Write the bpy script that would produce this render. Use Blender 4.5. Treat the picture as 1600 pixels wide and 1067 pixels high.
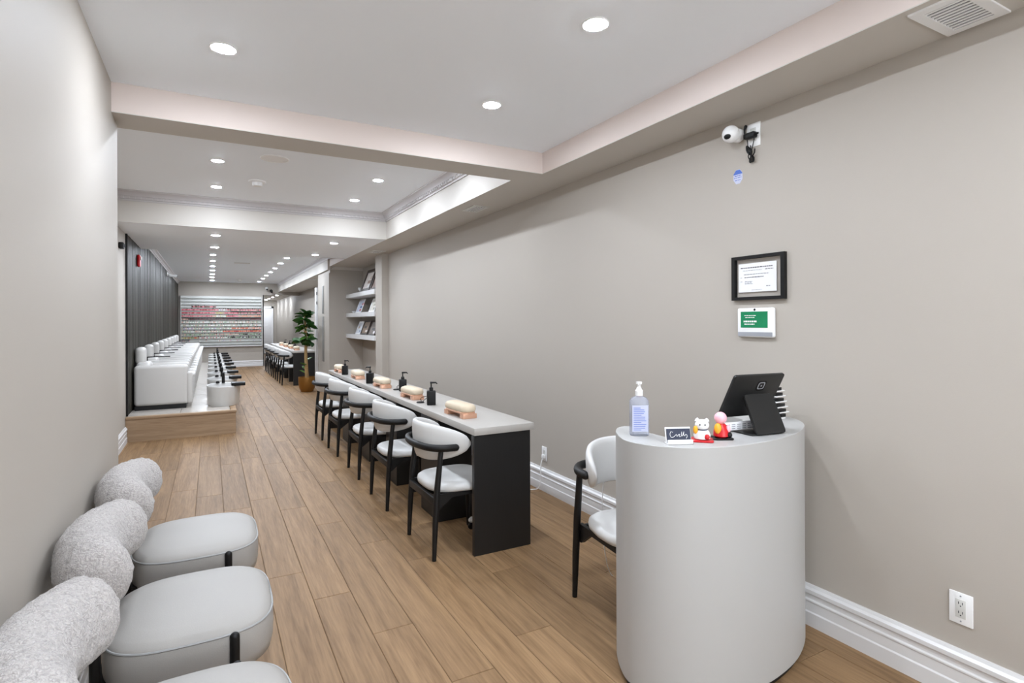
import bpy, bmesh, math, random
from mathutils import Vector, Matrix, noise
random.seed(7)
PI = math.pi
S = bpy.context.scene
for o in list(bpy.data.objects):
    bpy.data.objects.remove(o)
COL = S.collection

# ------------------------------------------------------------------ camera, world, light, exposure
F_PX, YAW, ROLL, CY = 866.66, 0.49753, -0.00417, 502.475
cd = bpy.data.cameras.new('camera')
cd.sensor_fit = 'HORIZONTAL'; cd.sensor_width = 36.0
cd.lens = F_PX / 1600 * 36.0
cd.shift_y = -(533.5 - CY) / 1600
cd.clip_start = 0.05; cd.clip_end = 200
cam = bpy.data.objects.new('camera', cd); COL.objects.link(cam)
fw = Vector((math.sin(YAW), math.cos(YAW), 0)); rt = Vector((math.cos(YAW), -math.sin(YAW), 0)); up = Vector((0, 0, 1))
r2 = math.cos(ROLL) * rt + math.sin(ROLL) * up
u2 = -math.sin(ROLL) * rt + math.cos(ROLL) * up
cam.matrix_world = Matrix(((r2.x, u2.x, -fw.x, 0), (r2.y, u2.y, -fw.y, 0), (r2.z, u2.z, -fw.z, 1.4), (0, 0, 0, 1)))
S.camera = cam
w = bpy.data.worlds.new('overcast_sky'); S.world = w; w.use_nodes = True
bg = w.node_tree.nodes['Background']
bg.inputs[0].default_value = (0.92, 0.965, 1.0, 1); bg.inputs[1].default_value = 5.2
S.view_settings.view_transform = 'Standard'; S.view_settings.look = 'None'
S.view_settings.gamma = 1.0; S.view_settings.use_curve_mapping = False
S.view_settings.exposure = 0.3
POT_STRENGTH = 640.0

# ------------------------------------------------------------------ materials
MATS = {}
def srgb(r, g, b):
    f = lambda c: (c / 255 / 12.92) if c / 255 <= .04045 else ((c / 255 + .055) / 1.055) ** 2.4
    return (f(r), f(g), f(b), 1)
def mat(name, col, rough=.5, metal=0, var=0.0, vscale=6.0, bump=0.0, bscale=80.0, spec=.5, emit=None, estr=0,
        trans=0, coat=0, stretch=None, ior=None, alpha=None):
    if name in MATS: return MATS[name]
    m = bpy.data.materials.new(name); m.use_nodes = True
    nt = m.node_tree; p = nt.nodes['Principled BSDF']
    c = srgb(*col) if max(col) > 1 else (*col, 1)
    p.inputs['Base Color'].default_value = c
    p.inputs['Roughness'].default_value = rough; p.inputs['Metallic'].default_value = metal
    p.inputs['Specular IOR Level'].default_value = spec
    if ior: p.inputs['IOR'].default_value = ior
    if trans: p.inputs['Transmission Weight'].default_value = trans
    if coat: p.inputs['Coat Weight'].default_value = coat
    if alpha: p.inputs['Alpha'].default_value = alpha
    if emit:
        p.inputs['Emission Color'].default_value = srgb(*emit); p.inputs['Emission Strength'].default_value = estr
    tc = nt.nodes.new('ShaderNodeTexCoord')
    src = tc.outputs['Object']
    if stretch:
        mp = nt.nodes.new('ShaderNodeMapping'); mp.inputs['Scale'].default_value = stretch
        nt.links.new(src, mp.inputs[0]); src = mp.outputs[0]
    if var:
        n = nt.nodes.new('ShaderNodeTexNoise'); n.inputs['Scale'].default_value = vscale; n.inputs['Detail'].default_value = 5
        nt.links.new(src, n.inputs['Vector'])
        mx = nt.nodes.new('ShaderNodeMix'); mx.data_type = 'RGBA'
        mx.inputs[6].default_value = tuple(v * (1 - var) for v in c[:3]) + (1,)
        mx.inputs[7].default_value = tuple(min(1, v * (1 + var)) for v in c[:3]) + (1,)
        nt.links.new(n.outputs['Fac'], mx.inputs[0]); nt.links.new(mx.outputs[2], p.inputs['Base Color'])
    if bump:
        n2 = nt.nodes.new('ShaderNodeTexNoise'); n2.inputs['Scale'].default_value = bscale; n2.inputs['Detail'].default_value = 4
        nt.links.new(src, n2.inputs['Vector'])
        b = nt.nodes.new('ShaderNodeBump'); b.inputs['Strength'].default_value = bump; b.inputs['Distance'].default_value = .01
        nt.links.new(n2.outputs['Fac'], b.inputs['Height']); nt.links.new(b.outputs[0], p.inputs['Normal'])
    MATS[name] = m
    return m

def wood_mat(name, dark, light, axis='Y', rough=.42, per_obj=.22, rings=True):
    m = bpy.data.materials.new(name); m.use_nodes = True; nt = m.node_tree; N = nt.nodes; L = nt.links
    p = N['Principled BSDF']; p.inputs['Roughness'].default_value = rough; p.inputs['Specular IOR Level'].default_value = .18
    tc = N.new('ShaderNodeTexCoord'); oi = N.new('ShaderNodeObjectInfo')
    add = N.new('ShaderNodeVectorMath'); add.operation = 'ADD'
    mul = N.new('ShaderNodeMath'); mul.operation = 'MULTIPLY'; mul.inputs[1].default_value = 37.0
    L.new(oi.outputs['Random'], mul.inputs[0]); L.new(tc.outputs['Object'], add.inputs[0]); L.new(mul.outputs[0], add.inputs[1])
    mp = N.new('ShaderNodeMapping'); sc = {'Y': (16, .9, 16), 'X': (.9, 16, 16), 'Z': (16, 16, .9)}[axis]
    mp.inputs['Scale'].default_value = sc; L.new(add.outputs[0], mp.inputs[0])
    n = N.new('ShaderNodeTexNoise'); n.inputs['Scale'].default_value = 1.0; n.inputs['Detail'].default_value = 7
    n.inputs['Roughness'].default_value = .6; n.inputs['Distortion'].default_value = .9; L.new(mp.outputs[0], n.inputs['Vector'])
    mp2 = N.new('ShaderNodeMapping'); mp2.inputs['Scale'].default_value = tuple(v * 7 for v in sc); L.new(add.outputs[0], mp2.inputs[0])
    n2 = N.new('ShaderNodeTexNoise'); n2.inputs['Scale'].default_value = 1.0; n2.inputs['Detail'].default_value = 3; L.new(mp2.outputs[0], n2.inputs['Vector'])
    mixf = N.new('ShaderNodeMix'); mixf.inputs[0].default_value = .32
    L.new(n.outputs['Fac'], mixf.inputs[2]); L.new(n2.outputs['Fac'], mixf.inputs[3])
    cr = N.new('ShaderNodeValToRGB'); cr.color_ramp.elements[0].position = .30; cr.color_ramp.elements[1].position = .70
    cr.color_ramp.elements[0].color = srgb(*dark); cr.color_ramp.elements[1].color = srgb(*light)
    L.new(mixf.outputs[0], cr.inputs[0])
    hs = N.new('ShaderNodeHueSaturation')
    mr = N.new('ShaderNodeMapRange'); mr.inputs[3].default_value = 1 - per_obj; mr.inputs[4].default_value = 1 + per_obj
    L.new(oi.outputs['Random'], mr.inputs[0]); L.new(mr.outputs[0], hs.inputs['Value']); L.new(cr.outputs[0], hs.inputs['Color'])
    L.new(hs.outputs[0], p.inputs['Base Color'])
    b = N.new('ShaderNodeBump'); b.inputs['Strength'].default_value = .12; b.inputs['Distance'].default_value = .004
    L.new(n2.outputs['Fac'], b.inputs['Height']); L.new(b.outputs[0], p.inputs['Normal'])
    MATS[name] = m
    return m

M_WALL = mat('greige_wall_paint', (176, 169, 160), .6, var=.012, vscale=2.5, bump=.04, bscale=220, spec=.3)
M_TRAY = mat('blush_tray_paint', (216, 203, 196), .6, var=.012, vscale=2.5, spec=.3)
M_SOFF = mat('pale_soffit_paint', (198, 193, 186), .6, var=.01, vscale=2.5, spec=.3)
M_CEIL = mat('white_ceiling_paint', (243, 248, 254), .7, var=.006, vscale=2, spec=.2)
M_TRIM = mat('white_trim_gloss', (216, 215, 215), .32, spec=.5)
M_CROWN = mat('crown_grey_paint', (194, 190, 190), .5, spec=.3)
M_FLOOR = wood_mat('oak_vinyl_plank', (104, 79, 54), (156, 126, 93), 'Y', .5, .09)
M_FLBASE = mat('floor_joint_dark', (104, 84, 66), .7, var=.1)
M_PLATWOOD = wood_mat('oak_platform_panel', (136, 112, 88), (176, 150, 122), 'X', .5, .05)
M_DARKWOOD = wood_mat('charcoal_wood_panel', (27, 26, 21), (58, 55, 46), 'Z', .5, .22)
M_BLACK = mat('black_wood_laminate', (24, 23, 23), .42, var=.25, vscale=3, stretch=(30, 30, 2), bump=.06, bscale=4)
M_BLKMETAL = mat('black_satin_metal', (14, 13, 13), .5, metal=.0, spec=.3, var=.05)
M_BLKPLASTIC = mat('black_plastic', (15, 15, 16), .45, spec=.3, var=.05)
M_CHARWOOD = mat('black_stained_ash', (17, 16, 16), .5, spec=.35, var=.3, vscale=2, stretch=(20, 20, 4), bump=.08, bscale=8)
M_WHITELTH = mat('white_leatherette', (206, 205, 203), .5, var=.015, vscale=5, bump=.05, bscale=260)
M_VINYL = mat('white_spa_vinyl', (192, 189, 185), .45, var=.01, vscale=4, bump=.03, bscale=200)
M_GREYLTH = mat('pale_grey_leatherette', (155, 151, 146), .5, var=.012, vscale=6, bump=.06, bscale=300)
M_PIPING = mat('grey_piping', (150, 150, 149), .5, var=.02)
M_QUARTZ = mat('white_quartz', (178, 174, 169), .3, var=.03, vscale=8, coat=.15)
M_DESK = mat('white_lacquer', (175, 174, 172), .45, var=.008, vscale=2)
M_PLASTW = mat('white_plastic', (236, 236, 236), .4, var=.01)
M_LAMP = mat('lit_led_lens', (255, 255, 255), .5, emit=(234, 243, 255), estr=POT_STRENGTH)
M_BRONZE = mat('antique_bronze_pot', (148, 104, 48), .42, metal=.65, var=.25, vscale=5, bump=.1, bscale=25)
M_ROSE = mat('rose_gold_metal', (226, 178, 150), .3, metal=.55, var=.05)
M_CREAM = mat('cream_cushion', (208, 192, 168), .6, var=.02)
M_SOIL = mat('potting_soil', (66, 46, 30), .9, var=.4, vscale=40, bump=.6, bscale=60)
M_TRUNK = mat('plant_trunk_bark', (168, 138, 92), .8, var=.3, vscale=10, stretch=(1, 1, 6), bump=.4, bscale=30)
M_LEAF = mat('glossy_green_leaf', (34, 78, 26), .35, var=.35, vscale=9, spec=.5)
M_LEAF2 = mat('light_green_leaf', (74, 116, 44), .4, var=.3, vscale=9, spec=.5)
M_PAPER = mat('white_paper', (240, 240, 242), .7, var=.01)
M_INK = mat('grey_print', (110, 112, 118), .7, var=.05)
M_INKD = mat('dark_print', (60, 62, 68), .7, var=.05)
M_RED = mat('red_plastic', (196, 24, 32), .3, var=.05)
M_PINK = mat('pink_glaze', (244, 182, 194), .3, var=.02)
M_GOLD = mat('gold_glaze', (236, 166, 40), .3, var=.05)
M_NAVY = mat('navy_card', (18, 30, 58), .5, var=.05)
M_GREEN = mat('green_screen', (20, 110, 72), .2, var=.35, vscale=14, emit=(20, 110, 72), estr=.35)
M_GREYP = mat('grey_plastic', (150, 152, 158), .5, var=.02)
M_GREYMID = mat('grey_socket_face', (206, 206, 202), .45, var=.01)
M_TILE = mat('white_marble_tile', (184, 177, 168), .25, var=.05, vscale=4)
M_CHROME = mat('chrome', (210, 210, 212), .15, metal=1)
M_LABEL = mat('lilac_label', (190, 194, 216), .5, var=.02)
M_BLUE = mat('blue_print', (64, 100, 188), .5, var=.05)
M_SLATE = mat('slate_stand_metal', (34, 34, 34), .45, metal=.2, spec=.4, var=.05)

def clear_mat(name, tint, see, rough=.03, body=None):
    m = bpy.data.materials.new(name); m.use_nodes = True; nt = m.node_tree; N = nt.nodes
    N.remove(N['Principled BSDF']); out = N['Material Output']
    tr = N.new('ShaderNodeBsdfTransparent'); tr.inputs[0].default_value = srgb(*tint)
    if body: g = N.new('ShaderNodeBsdfPrincipled'); g.inputs['Base Color'].default_value = srgb(*body); g.inputs['Roughness'].default_value = rough
    else: g = N.new('ShaderNodeBsdfGlossy'); g.inputs['Roughness'].default_value = rough
    tc = N.new('ShaderNodeTexCoord'); nz = N.new('ShaderNodeTexNoise'); nz.inputs['Scale'].default_value = 3
    nt.links.new(tc.outputs['Object'], nz.inputs['Vector'])
    mr = N.new('ShaderNodeMapRange'); mr.inputs[3].default_value = 1 - see - .01; mr.inputs[4].default_value = 1 - see + .01
    nt.links.new(nz.outputs['Fac'], mr.inputs[0])
    mx = N.new('ShaderNodeMixShader'); nt.links.new(mr.outputs[0], mx.inputs[0])
    nt.links.new(tr.outputs[0], mx.inputs[1]); nt.links.new(g.outputs[0], mx.inputs[2]); nt.links.new(mx.outputs[0], out.inputs[0])
    return m
M_GLASS = clear_mat('window_glass_pane', (255, 255, 255), .94)
M_PICGLASS = clear_mat('picture_glass_pane', (255, 255, 255), .96)
M_GEL = clear_mat('clear_sanitizer_gel_body', (242, 244, 250), .62, .08, (196, 200, 212))
M_ACRYL = clear_mat('clear_acrylic_sheet', (250, 252, 252), .7, .1, (225, 230, 230))

def boucle():
    m = bpy.data.materials.new('white_boucle'); m.use_nodes = True; nt = m.node_tree; p = nt.nodes['Principled BSDF']
    p.inputs['Roughness'].default_value = .95; p.inputs['Sheen Weight'].default_value = .25
    tc = nt.nodes.new('ShaderNodeTexCoord')
    v = nt.nodes.new('ShaderNodeTexVoronoi'); v.inputs['Scale'].default_value = 150
    nz = nt.nodes.new('ShaderNodeTexNoise'); nz.inputs['Scale'].default_value = 60; nz.inputs['Detail'].default_value = 6
    nt.links.new(tc.outputs['Object'], nz.inputs['Vector'])
    mv = nt.nodes.new('ShaderNodeMix'); mv.data_type = 'VECTOR'; mv.inputs[0].default_value = .03
    nt.links.new(tc.outputs['Object'], mv.inputs[4]); nt.links.new(nz.outputs['Color'], mv.inputs[5]); nt.links.new(mv.outputs[1], v.inputs['Vector'])
    cr = nt.nodes.new('ShaderNodeValToRGB'); cr.color_ramp.elements[0].color = srgb(198, 192, 188); cr.color_ramp.elements[1].color = srgb(158, 152, 149)
    cr.color_ramp.elements[0].position = .1; cr.color_ramp.elements[1].position = .9
    nt.links.new(v.outputs['Distance'], cr.inputs[0]); nt.links.new(cr.outputs[0], p.inputs['Base Color'])
    b = nt.nodes.new('ShaderNodeBump'); b.invert = True; b.inputs['Strength'].default_value = .7; b.inputs['Distance'].default_value = .006
    nt.links.new(v.outputs['Distance'], b.inputs['Height']); nt.links.new(b.outputs[0], p.inputs['Normal'])
    return m
M_BOUCLE = boucle()

# ------------------------------------------------------------------ geometry helpers
class MB:
    def __init__(s): s.bm = bmesh.new()
    def box(s, x0, x1, y0, y1, z0, z1, r=0, seg=2, rot=None):
        ret = bmesh.ops.create_cube(s.bm, size=1)
        vs = ret['verts']
        bmesh.ops.scale(s.bm, vec=(x1 - x0, y1 - y0, z1 - z0), verts=vs)
        if r:
            es = list({e for v in vs for e in v.link_edges})
            rr = bmesh.ops.bevel(s.bm, geom=es, offset=r, segments=seg, profile=.5, affect='EDGES', clamp_overlap=True)
            vs = list({v for f in rr['faces'] for v in f.verts} | {v for v in vs if v.is_valid})
            if seg >= 1:
                allv = set(vs); stack = list(vs)
                while stack:
                    v = stack.pop()
                    for e in v.link_edges:
                        q = e.other_vert(v)
                        if q not in allv: allv.add(q); stack.append(q)
                vs = list(allv)
        if rot is not None: bmesh.ops.rotate(s.bm, cent=(0, 0, 0), matrix=rot, verts=vs)
        bmesh.ops.translate(s.bm, vec=((x0 + x1) / 2, (y0 + y1) / 2, (z0 + z1) / 2), verts=vs)
        return s
    def loft(s, rings, cap0=True, cap1=True, closed=True):
        R = [[s.bm.verts.new(p) for p in ring] for ring in rings]
        n = len(R[0])
        for a, b in zip(R, R[1:]):
            for i in range(n if closed else n - 1):
                j = (i + 1) % n
                try: s.bm.faces.new((a[i], a[j], b[j], b[i]))
                except ValueError: pass
        if closed and cap0: s.bm.faces.new(list(reversed(R[0])))
        if closed and cap1: s.bm.faces.new(R[-1])
        return s
    def tube(s, pts, rad, n=10, flat=None, round_ends=False):
        pts = [Vector(p) for p in pts]
        if not isinstance(rad, (list, tuple)): rad = [rad] * len(pts)
        rings = []; up = None
        for i, p in enumerate(pts):
            t = (pts[min(i + 1, len(pts) - 1)] - pts[max(i - 1, 0)]).normalized()
            if up is None: up = Vector((0, 0, 1)) if abs(t.z) < .9 else Vector((1, 0, 0))
            a = t.cross(up).normalized(); b = a.cross(t).normalized(); up = b
            fa, fb = flat if flat else (1, 1)
            rings.append([p + rad[i] * (fa * math.cos(2 * PI * k / n) * a + fb * math.sin(2 * PI * k / n) * b) for k in range(n)])
        if round_ends:
            def end(ring, c, t, r):
                out = []
                for q in (.35, .7, .95):
                    sc = math.sqrt(1 - q * q); out.append([c + (v - c) * sc + t * r * q for v in ring])
                return out
            t0 = (pts[0] - pts[1]).normalized(); t1 = (pts[-1] - pts[-2]).normalized()
            rings = list(reversed(end(rings[0], pts[0], t0, rad[0]))) + rings + end(rings[-1], pts[-1], t1, rad[-1])
        return s.loft(rings)
    def lathe(s, prof, n=24, cx=0, cy=0, sx=1, sy=1, rotm=None, off=None):
        rings = [[Vector((cx + r * sx * math.cos(2 * PI * k / n), cy + r * sy * math.sin(2 * PI * k / n), z)) for k in range(n)] for r, z in prof]
        if rotm is not None:
            o = Vector(off or (0, 0, 0)); rings = [[rotm @ p + o for p in r] for r in rings]
        return s.loft(rings)
    def prism(s, poly, z0, z1, r=0):
        if r:
            n = len(poly); c = []
            ins = offset_poly(poly, -r)
            s.loft([[(x, y, z0) for x, y in ins], [(x, y, z0 + r) for x, y in poly], [(x, y, z1 - r) for x, y in poly], [(x, y, z1) for x, y in ins]])
        else:
            s.loft([[(x, y, z0) for x, y in poly], [(x, y, z1) for x, y in poly]])
        return s
    def extr(s, poly, axis, a0, a1):
        """polygon in the plane across axis ('x': (y,z), 'y': (x,z))"""
        if axis == 'x': f = lambda a: [(a, p, q) for p, q in poly]
        else: f = lambda a: [(p, a, q) for p, q in poly]
        return s.loft([f(a0), f(a1)])
    def ell(s, c, rx, ry, rz, n=20, m=12):
        rings = []
        for i in range(1, m):
            t = PI * i / m
            rings.append([(c[0] + rx * math.sin(t) * math.cos(2 * PI * k / n), c[1] + ry * math.sin(t) * math.sin(2 * PI * k / n), c[2] - rz * math.cos(t)) for k in range(n)])
        return s.loft(rings)
    def quad(s, a, b, c, d):
        vs = [s.bm.verts.new(p) for p in (a, b, c, d)]; s.bm.faces.new(vs); return s
    def mesh(s, name, m, smooth=True, ang=40):
        bmesh.ops.recalc_face_normals(s.bm, faces=s.bm.faces)
        me = bpy.data.meshes.new(name); s.bm.to_mesh(me); s.bm.free()
        if m: me.materials.append(m)
        if smooth:
            me.shade_smooth(); me.set_sharp_from_angle(angle=math.radians(ang))
        return me
    def build(s, name, m, parent=None, loc=(0, 0, 0), smooth=True, ang=40, rz=0):
        return link(name, s.mesh(name, m, smooth, ang), parent, loc, rz)
def offset_poly(poly, d):
    n = len(poly); A = sum(poly[i][0] * poly[(i + 1) % n][1] - poly[(i + 1) % n][0] * poly[i][1] for i in range(n))
    sg = 1 if A > 0 else -1; out = []
    for i in range(n):
        p0 = Vector(poly[i - 1]); p1 = Vector(poly[i]); p2 = Vector(poly[(i + 1) % n])
        e1 = (p1 - p0).normalized(); e2 = (p2 - p1).normalized()
        n1 = Vector((e1.y, -e1.x)) * sg; n2 = Vector((e2.y, -e2.x)) * sg
        b = (n1 + n2); b = b / max(.3, b.length_squared) * 2 if b.length > 1e-6 else n1
        q = p1 + b * d; out.append((q.x, q.y))
    return out
def rrect(w, d, r, n=6, cx=0, cy=0, p=None):
    out = []
    for sx, sy, a0 in ((1, 1, 0), (-1, 1, PI / 2), (-1, -1, PI), (1, -1, 1.5 * PI)):
        for k in range(n + 1):
            a = a0 + PI / 2 * k / n
            out.append((cx + sx * (w / 2 - r) + r * math.cos(a), cy + sy * (d / 2 - r) + r * math.sin(a)))
    return out
def catmull(pts, n=6):
    out = []
    P = [Vector(p) for p in pts]; P = [2 * P[0] - P[1]] + P + [2 * P[-1] - P[-2]]
    for i in range(1, len(P) - 2):
        for k in range(n):
            t = k / n; a, b, c, d = P[i - 1:i + 3]
            out.append(.5 * ((2 * b) + (c - a) * t + (2 * a - 5 * b + 4 * c - d) * t * t + (3 * b - a - 3 * c + d) * t ** 3))
    out.append(P[-2]); return out
def link(name, me, parent=None, loc=(0, 0, 0), rz=0):
    o = bpy.data.objects.new(name, me); COL.objects.link(o)
    o.location = loc; o.rotation_euler = (0, 0, rz)
    if parent: o.parent = parent
    return o
def thing(name, label, cat, loc=(0, 0, 0), rz=0, group=None):
    o = bpy.data.objects.new(name, None); COL.objects.link(o); o.empty_display_size = .1
    o.location = loc; o.rotation_euler = (0, 0, rz); return tag(o, label, cat, group)
def tag(o, label, cat, group=None):
    o['label'] = label; o['category'] = cat
    if group: o['group'] = group
    return o
def struct(o, label=None):
    o['kind'] = 'structure'
    if label: o['label'] = label
    return o
def dup(root, loc, rz, label, group=None):
    def cp(o, par):
        c = o.copy(); COL.objects.link(c)
        if par: c.parent = par
        for ch in kids(o): cp(ch, c)
        return c
    r = cp(root, None); r.location = loc; r.rotation_euler = (0, 0, rz); r['label'] = label
    if group: r['group'] = group
    return r
_k = {}
def kids(o):
    return [c for c in bpy.data.objects if c.parent == o]
ORD = ['first', 'second', 'third', 'fourth', 'fifth', 'sixth', 'seventh', 'eighth', 'ninth', 'tenth', 'eleventh', 'twelfth', 'thirteenth', 'fourteenth', 'fifteenth', 'sixteenth']

# ------------------------------------------------------------------ the room shell
XR, XL, XLN = 2.428, -.885, -.435      # right wall, far left wall, near left wall
ZS = 2.46                               # underside of soffits
YF, YB = -2.6, 19.70
# floor
fb = struct(MB().box(-1.1, 3.0, YF - .3, 28, -.12, -.004).build('floor', M_FLBASE), 'oak-look plank floor running the length of the room')
PW, PL = .185, 1.52
seed_off = {1: 3.30, 2: 2.94, 3: 2.49, 4: 3.53, 5: 3.15}
plank_cache = {}
def plank(x0, x1, y0, y1):
    key = (round(x1 - x0, 3), round(y1 - y0, 3))
    if key not in plank_cache:
        w_, l_ = x1 - x0 - .0022, y1 - y0 - .0022; c = .0022
        mb = MB()
        mb.loft([[(-w_ / 2, -l_ / 2, 0), (w_ / 2, -l_ / 2, 0), (w_ / 2, l_ / 2, 0), (-w_ / 2, l_ / 2, 0)],
                 [(-w_ / 2, -l_ / 2, .006), (w_ / 2, -l_ / 2, .006), (w_ / 2, l_ / 2, .006), (-w_ / 2, l_ / 2, .006)],
                 [(-w_ / 2 + c, -l_ / 2 + c, .0075), (w_ / 2 - c, -l_ / 2 + c, .0075), (w_ / 2 - c, l_ / 2 - c, .0075), (-w_ / 2 + c, l_ / 2 - c, .0075)]], cap0=False)
        plank_cache[key] = mb.mesh('plank', M_FLOOR, smooth=False)
    link('plank', plank_cache[key], fb, ((x0 + x1) / 2, (y0 + y1) / 2, -.0075))
for k in range(-6, 14):
    x0 = .08 + k * PW; x1 = x0 + PW
    x0 = max(x0, XL); x1 = min(x1, XR + .2)
    if x1 - x0 < .02: continue
    ya, yb = .45, YB
    if x1 < XLN + .01: ya = 3.6
    if x0 > .28: ya = .3
    if x1 < .30: yb = 7.9
    off = seed_off.get(k, random.uniform(0, PL))
    js = [ya] + [j for j in (off + PL * q for q in range(-4, 16)) if ya + .12 < j < yb - .12] + [yb]
    if x0 < 0.9 and x0 > .28: pass
    for a, b in zip(js, js[1:]): plank(x0, x1, a, b)

# right wall with column, niche, transverse wall, pier and far wall
struct(MB().box(XR, XR + .3, YF, 8.49, 0, ZS + .35).build('wall_right', M_WALL, smooth=False), 'long greige side wall beside the nail table')
cw = MB()
cw.box(2.325, 2.75, 8.49, 8.87, 0, ZS + .3)          # column
cw.box(2.62, 2.75, 8.87, 10.97, 0, ZS + .3)          # back of the niche
struct(cw.build('wall_niche', M_WALL, smooth=False), 'greige column and recessed niche that holds the shelves')
pier = MB().box(1.985, 2.75, 10.97, 12.2, 0, ZS + .3)
# fillet where soffit edge turns down into the pier
fil = [(1.985, ZS)]
R_ = .12
pier.extr([(1.985, ZS + .01), (1.985, ZS - R_)] + [(1.985 + R_ - R_ * math.cos(a), ZS - R_ + R_ * math.sin(a)) for a in [PI / 2 * k / 8 for k in range(1, 9)]] + [(1.985 + R_, ZS + .01)], 'y', 10.85, 10.97)
pr = struct(pier.build('wall_pier', M_WALL), 'greige pier between the shelf niche and the far nail table')
for zz0, zz1 in ((1.58, 2.13), (.62, 1.52)):
    MB().box(1.976, 1.984, 11.5, 11.68, zz0, zz1, r=.003).build('panel', mat('grey_slot', (128, 126, 122), .6, var=.02), pr)
struct(MB().box(2.62, 2.75, 12.2, 27.2, 0, ZS + .3).build('wall_right_far', M_WALL, smooth=False), 'greige side wall behind the far nail table')
# left walls
struct(MB().box(XL - .2, XLN, YF, 3.60, 0, 2.7).build('wall_left', M_WALL, smooth=False), 'greige wall behind the waiting chairs')
struct(MB().box(XL - .2, XL, 3.60, YB, 0, 2.85).build('wall_left_far', M_WALL, smooth=False), 'greige wall strip beside the dark wood panelling')
# back wall with opening to the corridor
bw = MB().box(XL - .2, 1.49, YB, YB + .12, 0, 2.85)
bw.box(1.49, 2.62, YB, YB + .12, 2.30, 2.85)
struct(bw.build('wall_back', M_WALL, smooth=False), 'greige end wall carrying the polish rack')
struct(MB().box(1.492, 1.515, YB - .015, YB + .13, 0, 2.30).build('trim_1', M_BLKMETAL), 'thin black trim on the end of the back wall')
# corridor beyond
struct(MB().box(1.37, 1.49, YB + .12, 27.2, 0, 2.6).build('wall_corridor', M_WALL, smooth=False), 'greige wall of the corridor beyond the back wall')
struct(MB().box(1.37, 2.75, 27.2, 27.3, 0, 2.6).build('wall_corridor_end', M_WALL, smooth=False), 'end wall of the corridor')
d1 = thing('door_1', 'white corridor door with a dark vertical strip, seen past the back wall', 'door', (1.98, 27.17, 0)); d1['kind'] = 'structure'
MB().box(-.42, .42, -.02, .03, .02, 2.05, r=.004).build('door_leaf', M_TRIM, d1)
fr = MB(); fr.box(-.5, -.42, -.04, .03, 0, 2.13); fr.box(.42, .5, -.04, .03, 0, 2.13); fr.box(-.5, .5, -.04, .03, 2.05, 2.13); fr.build('door_frame', M_TRIM, d1)
MB().box(-.26, -.18, -.035, -.02, .5, 1.75, r=.004).build('glass_strip', M_BLKPLASTIC, d1)
# front (behind the camera): shopfront with a large window
fwl = MB(); fwl.box(XL - .2, XR + .3, YF - .15, YF, 0, .25); fwl.box(XL - .2, XR + .3, YF - .15, YF, 2.35, 2.9)
fwl.box(XLN - .2, XLN + .1, YF - .15, YF, .25, 2.35); fwl.box(XR - .1, XR + .3, YF - .15, YF, .25, 2.35)
struct(fwl.build('wall_front', M_WALL, smooth=False), 'shopfront wall behind the viewer')
wn = struct(MB().box(XLN + .1, XR - .1, YF - .09, YF - .08, .25, 2.35).build('window_1', M_GLASS), 'large shopfront window pane')
wf = MB()
for xx in (XLN + .1, .95, XR - .15): wf.box(xx, xx + .05, YF - .12, YF - .05, .25, 2.35)
wf.box(XLN + .1, XR - .1, YF - .12, YF - .05, .25, .30); wf.box(XLN + .1, XR - .1, YF - .12, YF - .05, 2.30, 2.35)
wf.build('window_frame', M_BLKMETAL, wn)

# ceiling: near tray, second tray, soffits, far tray
Z1, Z2, Z3 = 2.612, 2.79, 2.67
X2 = 1.985
cl = MB()
cl.box(XLN - .1, 2.101, YF, 3.40, Z1, 2.98)
cl.box(XL - .1, X2, 3.66, 7.03, Z2, 2.98)
cl.box(XL - .1, X2, 9.47, YB + .1, Z3, 2.98)
ceil = struct(cl.build('ceiling', M_CEIL, smooth=False), 'white ceiling panels inside the trays')
MB().box(2.101, XR + .1, YF, 3.40, ZS + .004, 2.97).build('tray_side', M_TRAY, ceil, smooth=False)
MB().box(XL - .1, XR + .1, 3.40, 3.66, ZS + .004, 2.97).build('beam', M_TRAY, ceil, smooth=False)
ub = MB(); ub.box(2.101, XR + .1, YF, 3.40, ZS, ZS + .004); ub.box(XL - .1, XR + .1, 3.40, 3.66, ZS, ZS + .004); ub.build('soffit_underside', M_SOFF, ceil, smooth=False)
MB().box(X2, 2.75, 3.66, 10.97, ZS, 2.97).build('soffit', M_SOFF, ceil, smooth=False)
MB().box(XL - .1, X2, 7.03 + .004, 9.47, ZS, 2.97).build('lowered_band', M_CEIL, ceil, smooth=False)
MB().box(XL - .1, X2, 7.03, 7.034, ZS, 2.79).build('tray_face', M_SOFF, ceil, smooth=False)
XBK, ZBK = 1.95, 2.40
sf = MB(); sf.box(XBK, 2.75, 10.9, YB + .05, ZBK, 2.97); sf.box(1.37, 2.75, YB + .12, 27.3, ZBK, 2.97)
sf.build('bulkhead', M_SOFF, ceil, smooth=False)
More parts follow.
